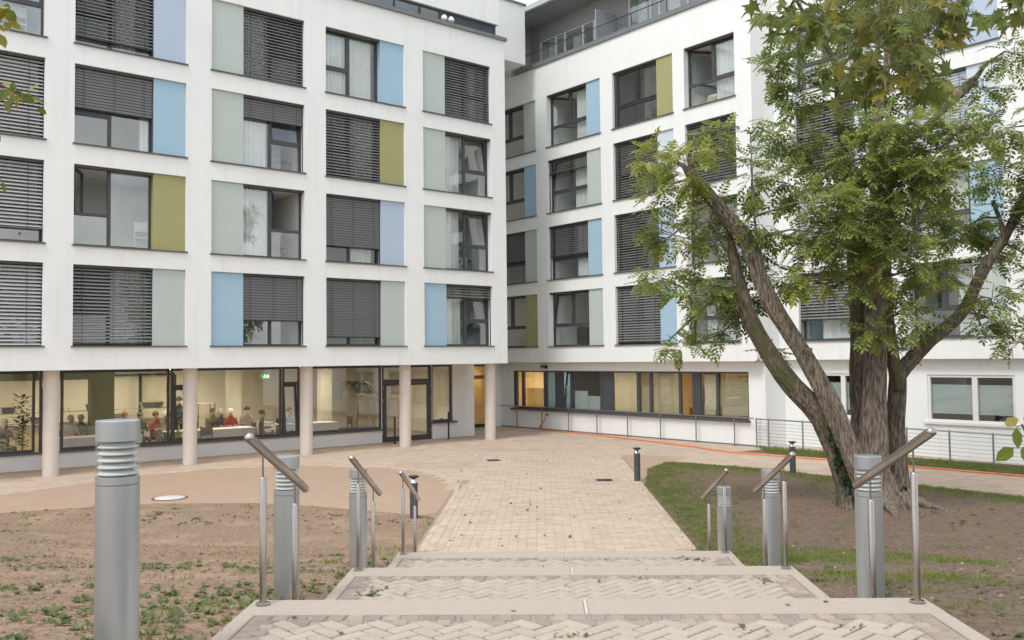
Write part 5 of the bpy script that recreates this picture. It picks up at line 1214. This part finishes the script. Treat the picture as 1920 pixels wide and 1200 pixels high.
# exit sign
es = thing('exit_sign', 'green lit escape sign hanging in the dining hall', 'sign', tuple(LW(uL(497, 7, 708), 7, 2.42)), TL)
k = MB(); k.box(-.17, .17, -.03, .03, 0, .17); k.box(-.15, -.14, -.005, .005, .2, .48); k.box(.14, .15, -.005, .005, .2, .48); k.build('housing', emit('exit_green', (.02, .50, .12), .5), es)
k = MB(); mw = emit('exit_white', (.9, 1, .9), 1.2)
k.box(.06, .14, -.036, -.031, .03, .145); k.lathe([(.022, 0), (.022, .004)], 10, T=Matrix.Translation((-.02, -.031, .145)) @ Matrix.Rotation(R(90), 4, 'X'))
for p in ([(-.02, -.034, .12), (-.04, -.034, .08)], [(-.04, -.034, .08), (-.01, -.034, .03)], [(-.04, -.034, .08), (-.09, -.034, .045)], [(-.02, -.034, .115), (.03, -.034, .09)], [(-.02, -.034, .115), (-.07, -.034, .095)]): k.tube(p, .011, 6)
k.build('pictogram', mw, es)
# ---- tables, chairs, diners
def table(label, u, w, l, d, h, M, top=None, cat='table', name='dining_table'):
    t = thing(name, label, cat, tuple(LW(u, w, .02)), TL, 'dining hall tables')
    k = MB(); k.bbox(-l/2, l/2, -d/2, d/2, h-.04, h, .008); k.build('table_top', top or m_whitecloth, t)
    k = MB(); k.box(-l/2+.01, l/2-.01, -d/2+.01, -d/2+.02, h-.30, h-.04); k.build('cloth_hang', top or m_whitecloth, t)
    for x in (-l/2+.08, l/2-.08):
        for y in (-d/2+.08, d/2-.08): k = MB(); k.box(x-.025, x+.025, y-.025, y+.025, 0, h-.04); k.build('leg', m_black, t)
TB = [('long table with a pale cloth in the leftmost hall window', -18.0, 4.3, 2.6), ('long table with a pale cloth behind the large silver bollard', -14.2, 4.0, 2.8), ('long table with a pale cloth in the middle hall window', -10.4, 4.0, 3.0), ('table with a pale cloth right of the middle column', -6.6, 4.2, 2.2), ('second row table behind the seated diners', -12.3, 7.0, 2.6), ('second row table near the pillar', -8.2, 6.1, 2.0)]
for lab, u, w, l in TB: table(lab, u, w, l, .9, .76, m_whitecloth)
m_chair = mat('dark_chair', (.05, .045, .04), rough=.6); m_chairw = mat('wooden_chair', (.36, .22, .11), (.30, .18, .09), 6, .6)
def chair(label, p, rz, M, group=None, seat=None):
    t = thing('chair', label, 'chair', tuple(p), rz, group)
    k = MB(); k.bbox(-.22, .22, -.22, .22, .42, .47, .012); k.build('seat', seat or M, t)
    k = MB(); k.box(-.21, .21, .2, .225, .62, .9); k.box(-.21, -.18, .198, .227, .4, .93); k.box(.18, .21, .198, .227, .4, .93); k.build('backrest', M, t)
    for x in (-.195, .195):
        for y in (-.195, .195): k = MB(); k.tube([(x, y, 0), (x, y, .42)], .016, 6); k.build('leg', M, t)
    return t
c0 = None
CHL = ['left chair at the leftmost hall window table', 'right chair at the leftmost hall window table', 'left chair at the table behind the large silver bollard', 'middle chair at the table behind the large silver bollard', 'right chair at the table behind the large silver bollard', 'left chair at the middle window table', 'centre chair at the middle window table', 'right chair at the middle window table', 'left chair at the table right of the third column', 'right chair at the table right of the third column', 'chair with its back to the middle hall window', 'end chair of the middle window table', 'end chair near the entrance door']
for ci_, (u, w, a) in enumerate(((-18.6, 5.1, 0), (-17.4, 5.1, 0), (-15.0, 4.9, 0), (-14.0, 4.9, 0), (-13.2, 4.9, 0), (-11.5, 4.9, 0), (-10.6, 4.9, 0), (-9.7, 4.9, 0), (-7.1, 5.1, 0), (-6.2, 5.1, 0), (-10.9, 3.2, math.pi), (-9.0, 4.0, -1.6), (-5.0, 4.2, -1.6))):
    p = LW(u, w, .02)
    if c0 is None: c0 = chair('dark dining '+CHL[0], p, TL+a, m_chair, 'dining hall chairs')
    else: copy_thing(c0, 'dark dining '+CHL[ci_], p, TL+a)
def skin_body(name, verts, edges, rad):
    me = bpy.data.meshes.new(name); me.from_pydata(verts, edges, []); o = bpy.data.objects.new(name, me); COL.objects.link(o)
    o.modifiers.new('s', 'SKIN')
    for v, r in zip(me.skin_vertices[0].data, rad): v.radius = r if isinstance(r, tuple) else (r, r)
    me.skin_vertices[0].data[0].use_root = True
    ss = o.modifiers.new('u', 'SUBSURF'); ss.levels = 1
    dg = bpy.context.evaluated_depsgraph_get(); m2 = bpy.data.meshes.new_from_object(o.evaluated_get(dg)); bpy.data.objects.remove(o); m2.name = name
    return m2
# seated person facing -y, hip at z .5
sv_ = [(0, .0, .52), (0, .02, .75), (0, .0, .98), (0, -.02, 1.10), (0, -.04, 1.20), (0, -.05, 1.30), (0, -.145, 1.235),
       (.19, 0, 1.0), (.25, -.06, .76), (.16, -.28, .78), (.11, -.36, .79), (-.19, 0, 1.0), (-.25, -.06, .76), (-.16, -.28, .78), (-.11, -.36, .79),
       (.10, -.02, .50), (.11, -.42, .50), (.11, -.42, .08), (.11, -.54, .04), (-.10, -.02, .50), (-.11, -.42, .50), (-.11, -.42, .08), (-.11, -.54, .04)]
se_ = [(0, 1), (1, 2), (2, 3), (3, 4), (4, 5), (4, 6), (2, 7), (7, 8), (8, 9), (9, 10), (2, 11), (11, 12), (12, 13), (13, 14), (0, 15), (15, 16), (16, 17), (17, 18), (0, 19), (19, 20), (20, 21), (21, 22)]
sr_ = [(.17, .13), (.17, .12), (.16, .11), .055, (.085, .095), (.085, .10), .022, .065, .048, .04, .035, .065, .048, .04, .035, .085, .07, .05, .04, .085, .07, .05, .04]
seated = skin_body('person_seated', sv_, se_, sr_)
tv = [(0, 0, .95), (0, .01, 1.2), (0, 0, 1.43), (0, -.01, 1.52), (0, -.03, 1.63), (0, -.03, 1.73), (0, -.12, 1.66), (.2, 0, 1.42), (.25, .02, 1.12), (.22, -.16, .98), (-.2, 0, 1.42), (-.25, .02, 1.12), (-.22, -.16, .98), (.1, 0, .9), (.11, 0, .48), (.11, .02, .08), (.11, -.14, .04), (-.1, 0, .9), (-.11, 0, .48), (-.11, .02, .08), (-.11, -.14, .04)]
te = [(0, 1), (1, 2), (2, 3), (3, 4), (4, 5), (4, 6), (2, 7), (7, 8), (8, 9), (2, 10), (10, 11), (11, 12), (0, 13), (13, 14), (14, 15), (15, 16), (0, 17), (17, 18), (18, 19), (19, 20)]
tr_ = [(.17, .12), (.16, .11), (.17, .11), .055, (.08, .095), (.08, .10), .022, .065, .048, .04, .065, .048, .04, .09, .07, .05, .045, .09, .07, .05, .045]
stand = skin_body('person_standing', tv, te, tr_)
m_skin = mat('skin', (.48, .29, .21), rough=.6); m_trous = mat('dark_trousers', (.05, .05, .06), rough=.9)
def person(label, base, u, w, rz, top, hair, sc=1.0, px_=None):
    t = thing('person', label, 'person', tuple(LW(u, w, .02)), TL+rz)
    me = base.copy(); me.materials.clear(); hz = 1.145 if base is seated else 1.555; lz = .56 if base is seated else .97
    for M in (m_skin, mat('cloth_'+label[:12], top, rough=.9), m_trous): me.materials.append(M)
    for p in me.polygons:
        c = p.center; hand = (c.y < -.31 and c.z > .7) if base is seated else (abs(c.x) > .18 and c.z < 1.02)
        p.material_index = 0 if c.z > hz or hand else (2 if c.z < lz else 1); p.use_smooth = True
    link('body', me, t)
    k = MB(); zc = 1.30 if base is seated else 1.73
    k.lathe([(.098, -.05), (.108, .0), (.10, .05), (.07, .09), (.02, .108)], 14, c=(0, -.02, zc)); k.build('hair', mat('hair', hair, rough=.8), t)
    k = MB()
    for x in (-.035, .035): k.lathe([(.002, -.012), (.012, 0), (.002, .012)], 6, c=(x, -.135, zc-.03))
    k.build('eyes', m_black, t); t.scale = (sc, sc, sc)
GREY, WHITE, BLACK, BROWN, RED = (.35, .34, .33), (.65, .64, .62), (.03, .03, .03), (.12, .07, .04), (.25, .10, .05)
person('standing person in a dark jumper seen in the narrow hall window', stand, uL(336, 6.2), 6.2, 0, (.05, .06, .07), BLACK)
for i, (pxx, w, rz, top, hair, lab) in enumerate((
        (132, 5.0, .2, (.45, .42, .38), GREY, 'seated bald-looking diner in a pale top left of the large silver bollard'), (152, 5.2, -.4, (.10, .16, .10), GREY, 'seated diner in a dark green vest beside the large silver bollard'),
        (262, 5.0, .3, (.03, .13, .10), BROWN, 'seated diner in a dark green jumper right of the large silver bollard'), (234, 5.6, 0, (.30, .14, .08), RED, 'seated diner with reddish hair behind the large silver bollard'),
        (291, 5.0, .2, (.28, .09, .065), BROWN, 'seated diner in a rust red top leaning towards the table'), (310, 5.0, -.2, (.28, .26, .16), WHITE, 'seated white-haired diner in an olive cardigan beside the window mullion'),
        (412, 5.0, .2, (.06, .06, .07), GREY, 'seated grey-haired diner in a black pullover in the middle window'), (432, 4.9, 0, (.27, .05, .035), WHITE, 'seated diner in a bright red jumper in the middle window'), (463, 5.6, -.3, (.30, .26, .24), BLACK, 'seated diner in a beige top behind the red jumper'),
        (490, 3.0, 1.2, (.12, .12, .14), BROWN, 'seated diner in a grey shirt close to the window at the steel handrail'), (398, 5.5, .1, (.18, .16, .08), BROWN, 'seated diner in a brown top at the left end of the middle window'), (8, 4.6, .3, (.10, .10, .12), GREY, 'seated stooping diner in a dark jacket in the leftmost hall window'), (541, 4.0, .4, (.42, .44, .55), BROWN, 'seated diner in a pale blue shirt behind the tilted hall sash'))):
    person(lab, seated, uL(pxx, w, 775), w, rz, top, hair)
# serving counter with its glass shelf
m_cream = mat('counter_front', (.66, .58, .36), rough=.6)
ct = thing('serving_counter', 'long cream serving counter with a glass shelf at the back of the hall', 'counter', tuple(LW(-13.2, 8.7, .02)), TL)
k = MB(); k.bbox(-4, 4, -.4, .4, 0, .92, .01); k.build('front', m_cream, ct)
k = MB(); k.bbox(-4.05, 4.05, -.48, .42, .921, .96, .008); k.build('worktop', m_steel_d, ct)
k = MB(); k.box(-4, 4, -.3, .1, 1.34, 1.36); k.build('glass_shelf', mat('shelf_glass', (.32, .36, .28), rough=.2), ct)
for x in (-3.9, -1.3, 1.3, 3.9): k = MB(); k.box(x-.015, x+.015, -.12, -.09, .96, 1.34); k.build('shelf_post', m_steel_d, ct)
for i, (x, z, sx, M) in enumerate(((-2.6, 1.36, .2, m_dark), (.2, 1.36, .24, m_dark), (2.3, 1.36, .42, m_steel_d), (-1.6, .96, .3, m_brown), (1.0, .96, .35, m_steel_d), (3.2, .96, .25, m_wood))):
    t = thing('food_container', ('tall dark tub on the glass shelf', 'open dark basket on the glass shelf', 'wide steel tray stack on the glass shelf', 'brown bread box on the counter worktop', 'steel warming dish on the counter worktop', 'wooden box on the counter worktop')[i], 'container', tuple(LW(-13.2+x, 8.58, z+.022)), TL)
    k = MB(); k.quad((-sx*.8, -.12, 0), (sx*.8, -.12, 0), (sx, -.15, .2), (-sx, -.15, .2)); k.quad((-sx*.8, .12, 0), (-sx, .15, .2), (sx, .15, .2), (sx*.8, .12, 0)); k.quad((-sx*.8, -.12, 0), (-sx, -.15, .2), (-sx, .15, .2), (-sx*.8, .12, 0)); k.quad((sx*.8, -.12, 0), (sx*.8, .12, 0), (sx, .15, .2), (sx, -.15, .2)); k.quad((-sx*.8, -.12, .004), (sx*.8, -.12, .004), (sx*.8, .12, .004), (-sx*.8, .12, .004)); k.build('tub', M, t)
    k = MB(); k.box(-sx-.015, sx+.015, -.165, .165, .2, .215); k.build('rim', M, t)
gl = None
for i in range(16):
    p = LW(-16.4+i*.17, 8.6, 1.382)
    if gl is None:
        gl = thing('drinking_glass', 'small glass in the row standing on the serving shelf', 'glass', tuple(p), 0, 'glasses on the serving shelf'); k = MB(); k.lathe([(.03, 0), (.036, .12), (.032, .12), (.027, .008)], 10, cap=False); k.build('tumbler', mat('tumbler_glass', (.55, .55, .5), rough=.2), gl)
    else: copy_thing(gl, None, p)
# shelving trolley by the middle window, tableware
tt = thing('shelf_trolley', 'yellowish shelf trolley with baking trays behind the middle column', 'trolley', tuple(LW(uL(383, 7.4), 7.4, .02)), TL)
for x in (-.32, .32):
    for y in (-.25, .25): k = MB(); k.tube([(x, y, 0), (x, y, 1.5)], .015, 6); k.build('post', m_dark, tt)
for z in (.3, .6, .9, 1.2, 1.48): k = MB(); k.bbox(-.32, .32, -.26, .26, z, z+.02, .004); k.build('shelf', m_cream, tt)
def potted(label, p, h, r, n, M, name='potted_plant', leaf=.22):
    t = thing(name, label, 'plant', tuple(p)); k = MB(); k.lathe([(.13, 0), (.17, .3), (.15, .3), (.14, .26)], 16); k.build('pot', mat('pot_'+name, (.20, .17, .14), rough=.7), t)
    k = MB(); k.tube([(0, 0, .2), (.03, 0, h*.5), (0, .02, h*.8)], [.025, .02, .01], 6); k.build('stem', m_bark, t)
    P_, D_, U_, S_ = [], [], [], []
    for i in range(n):
        z = random.uniform(.3, 1); a = random.random()*6.28; rr = r*random.uniform(.1, 1)
        P_.append((rr*.6*math.cos(a), rr*.6*math.sin(a), h*z)); D_.append((math.cos(a), math.sin(a), random.uniform(-.4, .6))); U_.append((0, 0, 1)); S_.append(leaf*random.uniform(.6, 1.2))
    link('foliage', scatter(T_BEECH, np.array(P_), np.array(D_), np.array(U_), np.array(S_), np.zeros(n, int), 'foliage', [M]), t, kind='stuff')
potted('tall dark potted plant in the leftmost hall window', LW(uL(42, 3.3), 3.3, .02), 2.15, .38, 240, leafmat('indoor_dark', (.02, .03, .01), (.05, .055, .02)), leaf=.16)
potted('small leafy pot plant at the foot of the leftmost hall window', LW(uL(12, 2.95), 2.95, .02), 1.0, .4, 60, LEAF[1])
potted('yellow green pot plant low behind the narrow hall window', LW(uL(336, 3.2), 3.2, .02), .8, .25, 40, LEAF[3])
# palm beside the entrance
pt = thing('palm_plant', 'tall indoor palm behind the window left of the entrance door', 'plant', tuple(LW(uL(668, 3.9), 3.9, .02)))
k = MB(); k.lathe([(.2, 0), (.26, .42), (.23, .42), (.22, .36)], 18); k.build('pot', m_wood, pt)
k = MB(); k.tube([(0, 0, .3), (.05, .03, 1.2), (0, 0, 2.0)], [.05, .04, .03], 8, 0, True, .1); k.build('stem', m_bark, pt)
m_palm = leafmat('palm_leaf', (.03, .045, .02), (.06, .08, .03))
for i in range(11):
    a = i*2.4; k = MB(); Lf = random.uniform(.75, 1.05)
    for j in range(12):
        t = j/11; r = Lf*t; z = 2.0+.45*math.sin(t*2.4)-.55*t*t; c = Vector((r*math.cos(a), r*math.sin(a), z)); tg_ = Vector((math.cos(a), math.sin(a), -.5)); sd = Vector((-math.sin(a), math.cos(a), -.25))
        for sg in (-1, 1):
            e = c+sd*sg*.30*(1-.5*t)*(1 if sg > 0 else 1)+tg_*.15; 
            if sg < 0: e.z = c.z-.10
            k.quad(c-tg_*.018, c+tg_*.018, e+tg_*.008, e-tg_*.008)
    k.tube([(0, 0, 2.0), (Lf*.5*math.cos(a), Lf*.5*math.sin(a), 2.0+.45*math.sin(1.2)-.14), (Lf*math.cos(a), Lf*math.sin(a), 2+.45*math.sin(2.4)-.55)], [.012, .009, .004], 5); k.build('frond', m_palm, pt)
# white pennant hanging by the window
pn = thing('paper_pennant', 'white pointed paper pennant hanging inside the middle hall window', 'decoration', tuple(LW(uL(396, 3.0, 708), 3.0, 2.9)), TL)
k = MB(); V_ = [(-.12, -.004, 0), (.12, -.004, 0), (-.02, -.004, -.62), (-.12, .004, 0), (.12, .004, 0), (-.02, .004, -.62)]; k.v += V_
for f_ in ((0, 2, 1), (3, 4, 5), (0, 1, 4, 3), (1, 2, 5, 4), (2, 0, 3, 5)): k.f.append(f_); k.m.append(0); k.sm.append(False)
k.build('sheet', m_frame_w, pn); k = MB(); k.tube([(-.12, 0, 0), (.12, 0, 0)], .006, 6); k.build('rod', m_black, pn)
fe = thing('fire_extinguisher', 'red fire extinguisher behind the pane right of the entrance door', 'extinguisher', tuple(LW(uL(826, 3.6), 3.6, .03)))
k = MB(); k.lathe([(.085, 0), (.09, .03), (.09, .5), (.03, .58), (.03, .62)], 16); k.build('cylinder', mat('extinguisher_red', (.32, .02, .02), rough=.4), fe); k = MB(); k.box(-.02, .10, -.015, .015, .62, .66); k.tube([(.05, 0, .63), (.12, 0, .5), (.11, 0, .25)], .012, 6); k.build('handle', m_black, fe)
# ---- things in the rooms behind the upper windows
def suitcase(label, p, rz, w, h, c):
    t = thing('suitcase', label, 'suitcase', tuple(p), rz, 'dark suitcases at the windows'); M = mat('case_'+label[:9], c, rough=.5)
    k = MB(); k.bbox(-w/2, w/2, -.14, .14, .05, h, .05)
    for i in range(5): x = -w/2+.06+i*(w-.12)/4; k.box(x-.012, x+.012, -.148, -.139, .09, h-.09)
    k.build('shell', M, t)
    k = MB(); k.tube([(-.1, 0, h), (-.1, 0, h+.05), (.1, 0, h+.05), (.1, 0, h)], .013, 6); k.build('handle', m_black, t)
    for x in (-w/2+.06, w/2-.06):
        for y in (-.1, .1): k = MB(); k.lathe([(.03, -.015), (.03, .015)], 10, T=Matrix.Translation((x, y, .03)) @ Matrix.Rotation(R(90), 4, 'Y')); k.build('wheel', m_black, t)
suitcase('black suitcase standing behind the lowest right window of the left wing', LW(-1.35, .75, ROWS[0][0]+.005), TL, .55, .82, (.03, .035, .05))
suitcase('dark rounded suitcase standing behind the lowest window with a wooden chair', RW(3.75, .85, ROWS[0][0]+.005), RQ, .60, .80, (.035, .035, .04))
def at_room(frame, u, w, r): return frame(u, w, ROWS[r][0]+.005)
chair('light wooden chair beside the dark suitcase in the lowest window', at_room(RW, 4.62, 1.0, 0), RQ+2.2, m_chairw)
chair('brown wooden chair behind the second lowest window with an open sash', at_room(LW, -9.25, .95, 1), TL+.4, m_chairw)
chair('dark grey chair behind the tilted sash of the second lowest right window', at_room(LW, -1.55, .95, 1), TL-.3, m_chair)
chair('thin dark chair behind the half lowered blind in the third row', at_room(LW, -9.2, .9, 2), TL+.3, m_chair)
chair('white chair in the room with the open sash and olive panel', at_room(LW, -13.6, 1.1, 1), TL+2.6, m_frame_w)
chair('pale chair with a light backrest in the top left corner window', at_room(LW, -17.15, .9, 3), TL+math.pi, m_curtain)
chair('white chair in the lowest room beside the inner corner', at_room(RW, -.1, 1.0, 0), RQ+2.8, m_frame_w)
def armchair(label, p, rz, M):
    t = thing('armchair', label, 'armchair', tuple(p), rz); k = MB(); k.bbox(-.3, .3, -.3, .25, .2, .42, .04); k.build('seat', M, t); k = MB(); k.bbox(-.34, .34, .25, .38, .2, .95, .05); k.build('backrest', M, t)
    for x in (-.37, .30): k = MB(); k.bbox(x, x+.07, -.3, .25, .2, .6, .03); k.build('armrest', M, t)
    for x in (-.28, .28):
        for y in (-.25, .3): k = MB(); k.box(x-.02, x+.02, y-.02, y+.02, 0, .2); k.build('leg', m_chairw, t)
armchair('dark armchair in the second highest room beside the inner corner', at_room(RW, .3, 1.3, 2), RQ+.6, m_chair)
armchair('pale upholstered armchair in the room behind the top sash with the blue panel', at_room(RW, 3.9, 1.2, 3), RQ+.5, m_room)
bed = thing('bed', 'bed with white linen behind the large top window without a panel', 'bed', tuple(at_room(RW, 11.4, 1.9, 3)), RQ)
k = MB(); k.bbox(-.95, .5, -.8, .8, .25, .5, .06); k.build('mattress', m_curtain, bed); k = MB(); k.box(-1.0, .55, -.85, .85, .12, .249); k.build('frame', m_chairw, bed)
for x in (-.95, .5):
    for y in (-.8, .8): k = MB(); k.box(x-.03, x+.03, y-.03, y+.03, 0, .119); k.build('leg', m_chairw, bed)
cu = thing('cushion', 'cream cushion leaning on the sill of the large top window', 'cushion', tuple(at_room(RW, 10.75, .72, 3)), RQ)
k = MB(); me_ = k; n_ = 8
for i in range(n_+1):
    for j in range(n_+1):
        x = -.3+.6*i/n_; z = .05+.5*j/n_; b = .10*(1-(2*i/n_-1)**2)**.5*(1-(2*j/n_-1)**2)**.5
        k.v += [(x, -b+z*.25, z), (x, b+.012+z*.25, z)]
for i in range(n_):
    for j in range(n_):
        a = 2*(i*(n_+1)+j); b = 2*((i+1)*(n_+1)+j)
        k.f += [(a, b, b+2, a+2), (a+1, a+3, b+3, b+1)]; k.m += [0, 0]; k.sm += [True, True]
k.build('pillow', mat('cushion_cloth', (.62, .60, .42), (.56, .54, .38), 5, .9), cu)
# office things seen in the open casement of the window band
dk = thing('desk', 'bright yellow desk seen through the open office casement', 'desk', tuple(RW(9.45, 1.6, .1)), RQ); m_yel = mat('yellow_paint', (.55, .30, .03), rough=.5)
k = MB(); k.bbox(-.55, .6, -.3, .3, 1.05, 1.10, .008); k.build('desk_top', m_yel, dk)
for x in (-.52, .54): k = MB(); k.box(x-.03, x+.03, -.28, .28, 0, 1.05); k.build('side_panel', m_yel, dk)
k = MB(); k.box(-.48, .50, .24, .27, .6, 1.04); k.build('back_panel', m_yel, dk)
bg_ = thing('bag', 'black and white bag hanging at the yellow office desk', 'bag', tuple(RW(9.6, 1.15, .75)), RQ)
k = MB(); k.bbox(-.14, .2, -.08, .08, 0, .42, .06); k.build('pouch', mat('bag_cloth', (.45, .45, .44), (.05, .05, .05), 14, .9), bg_); k = MB(); k.tube([(-.1, 0, .41), (-.06, 0, .62), (.08, 0, .62), (.14, 0, .41)], .014, 6); k.build('strap', m_black, bg_)
cb = thing('cabinet', 'tall brown cupboard inside the warm office room', 'cupboard', tuple(RW(9.9, 4.2, .11)), RQ)
k = MB(); k.box(-.7, .7, -.25, .25, 0, 2.2); k.build('carcass', m_brown, cb)
for x in (-.35, .35): k = MB(); k.bbox(x-.34, x+.34, -.275, -.252, .05, 2.15, .004); d_ = k.build('door', m_wood, cb); k = MB(); k.tube([(x*.2, -.29, 1.0), (x*.2, -.29, 1.15)], .01, 6); k.build('handle', m_steel_d, d_)
fp = thing('filing_cabinet', 'dark filing cabinet in the pale teal office room', 'cabinet', tuple(RW(2.2, 1.6, .11)), RQ)
k = MB(); k.box(-.22, .22, -.25, .25, 0, 1.5); k.build('carcass', m_dark, fp)
for i in range(4): k = MB(); k.bbox(-.2, .2, -.27, -.252, .06+i*.36, .38+i*.36, .004); k.build('drawer', m_black, fp)
# two white lanterns on the terrace ledge
for i, x in enumerate((833, 846)):
    p = LW(uL(x, .12, 35), .12, 15.66); t = thing('terrace_lantern', ('left', 'right')[i]+' one of the two small white domed lanterns on the roof terrace ledge', 'lantern', tuple(p), 0, 'white lanterns on the terrace ledge')
    k = MB(); k.lathe([(.09, .12), (.12, .16), (.10, .25), (.05, .31), (.01, .325)], 16); k.build('dome', mat('lantern_white', (.75, .75, .73), rough=.5), t)
    k = MB(); k.lathe([(.03, 0), (.03, .13)], 10); k.lathe([(.07, 0), (.07, .012)], 12); k.build('stem', m_frame_w, t)
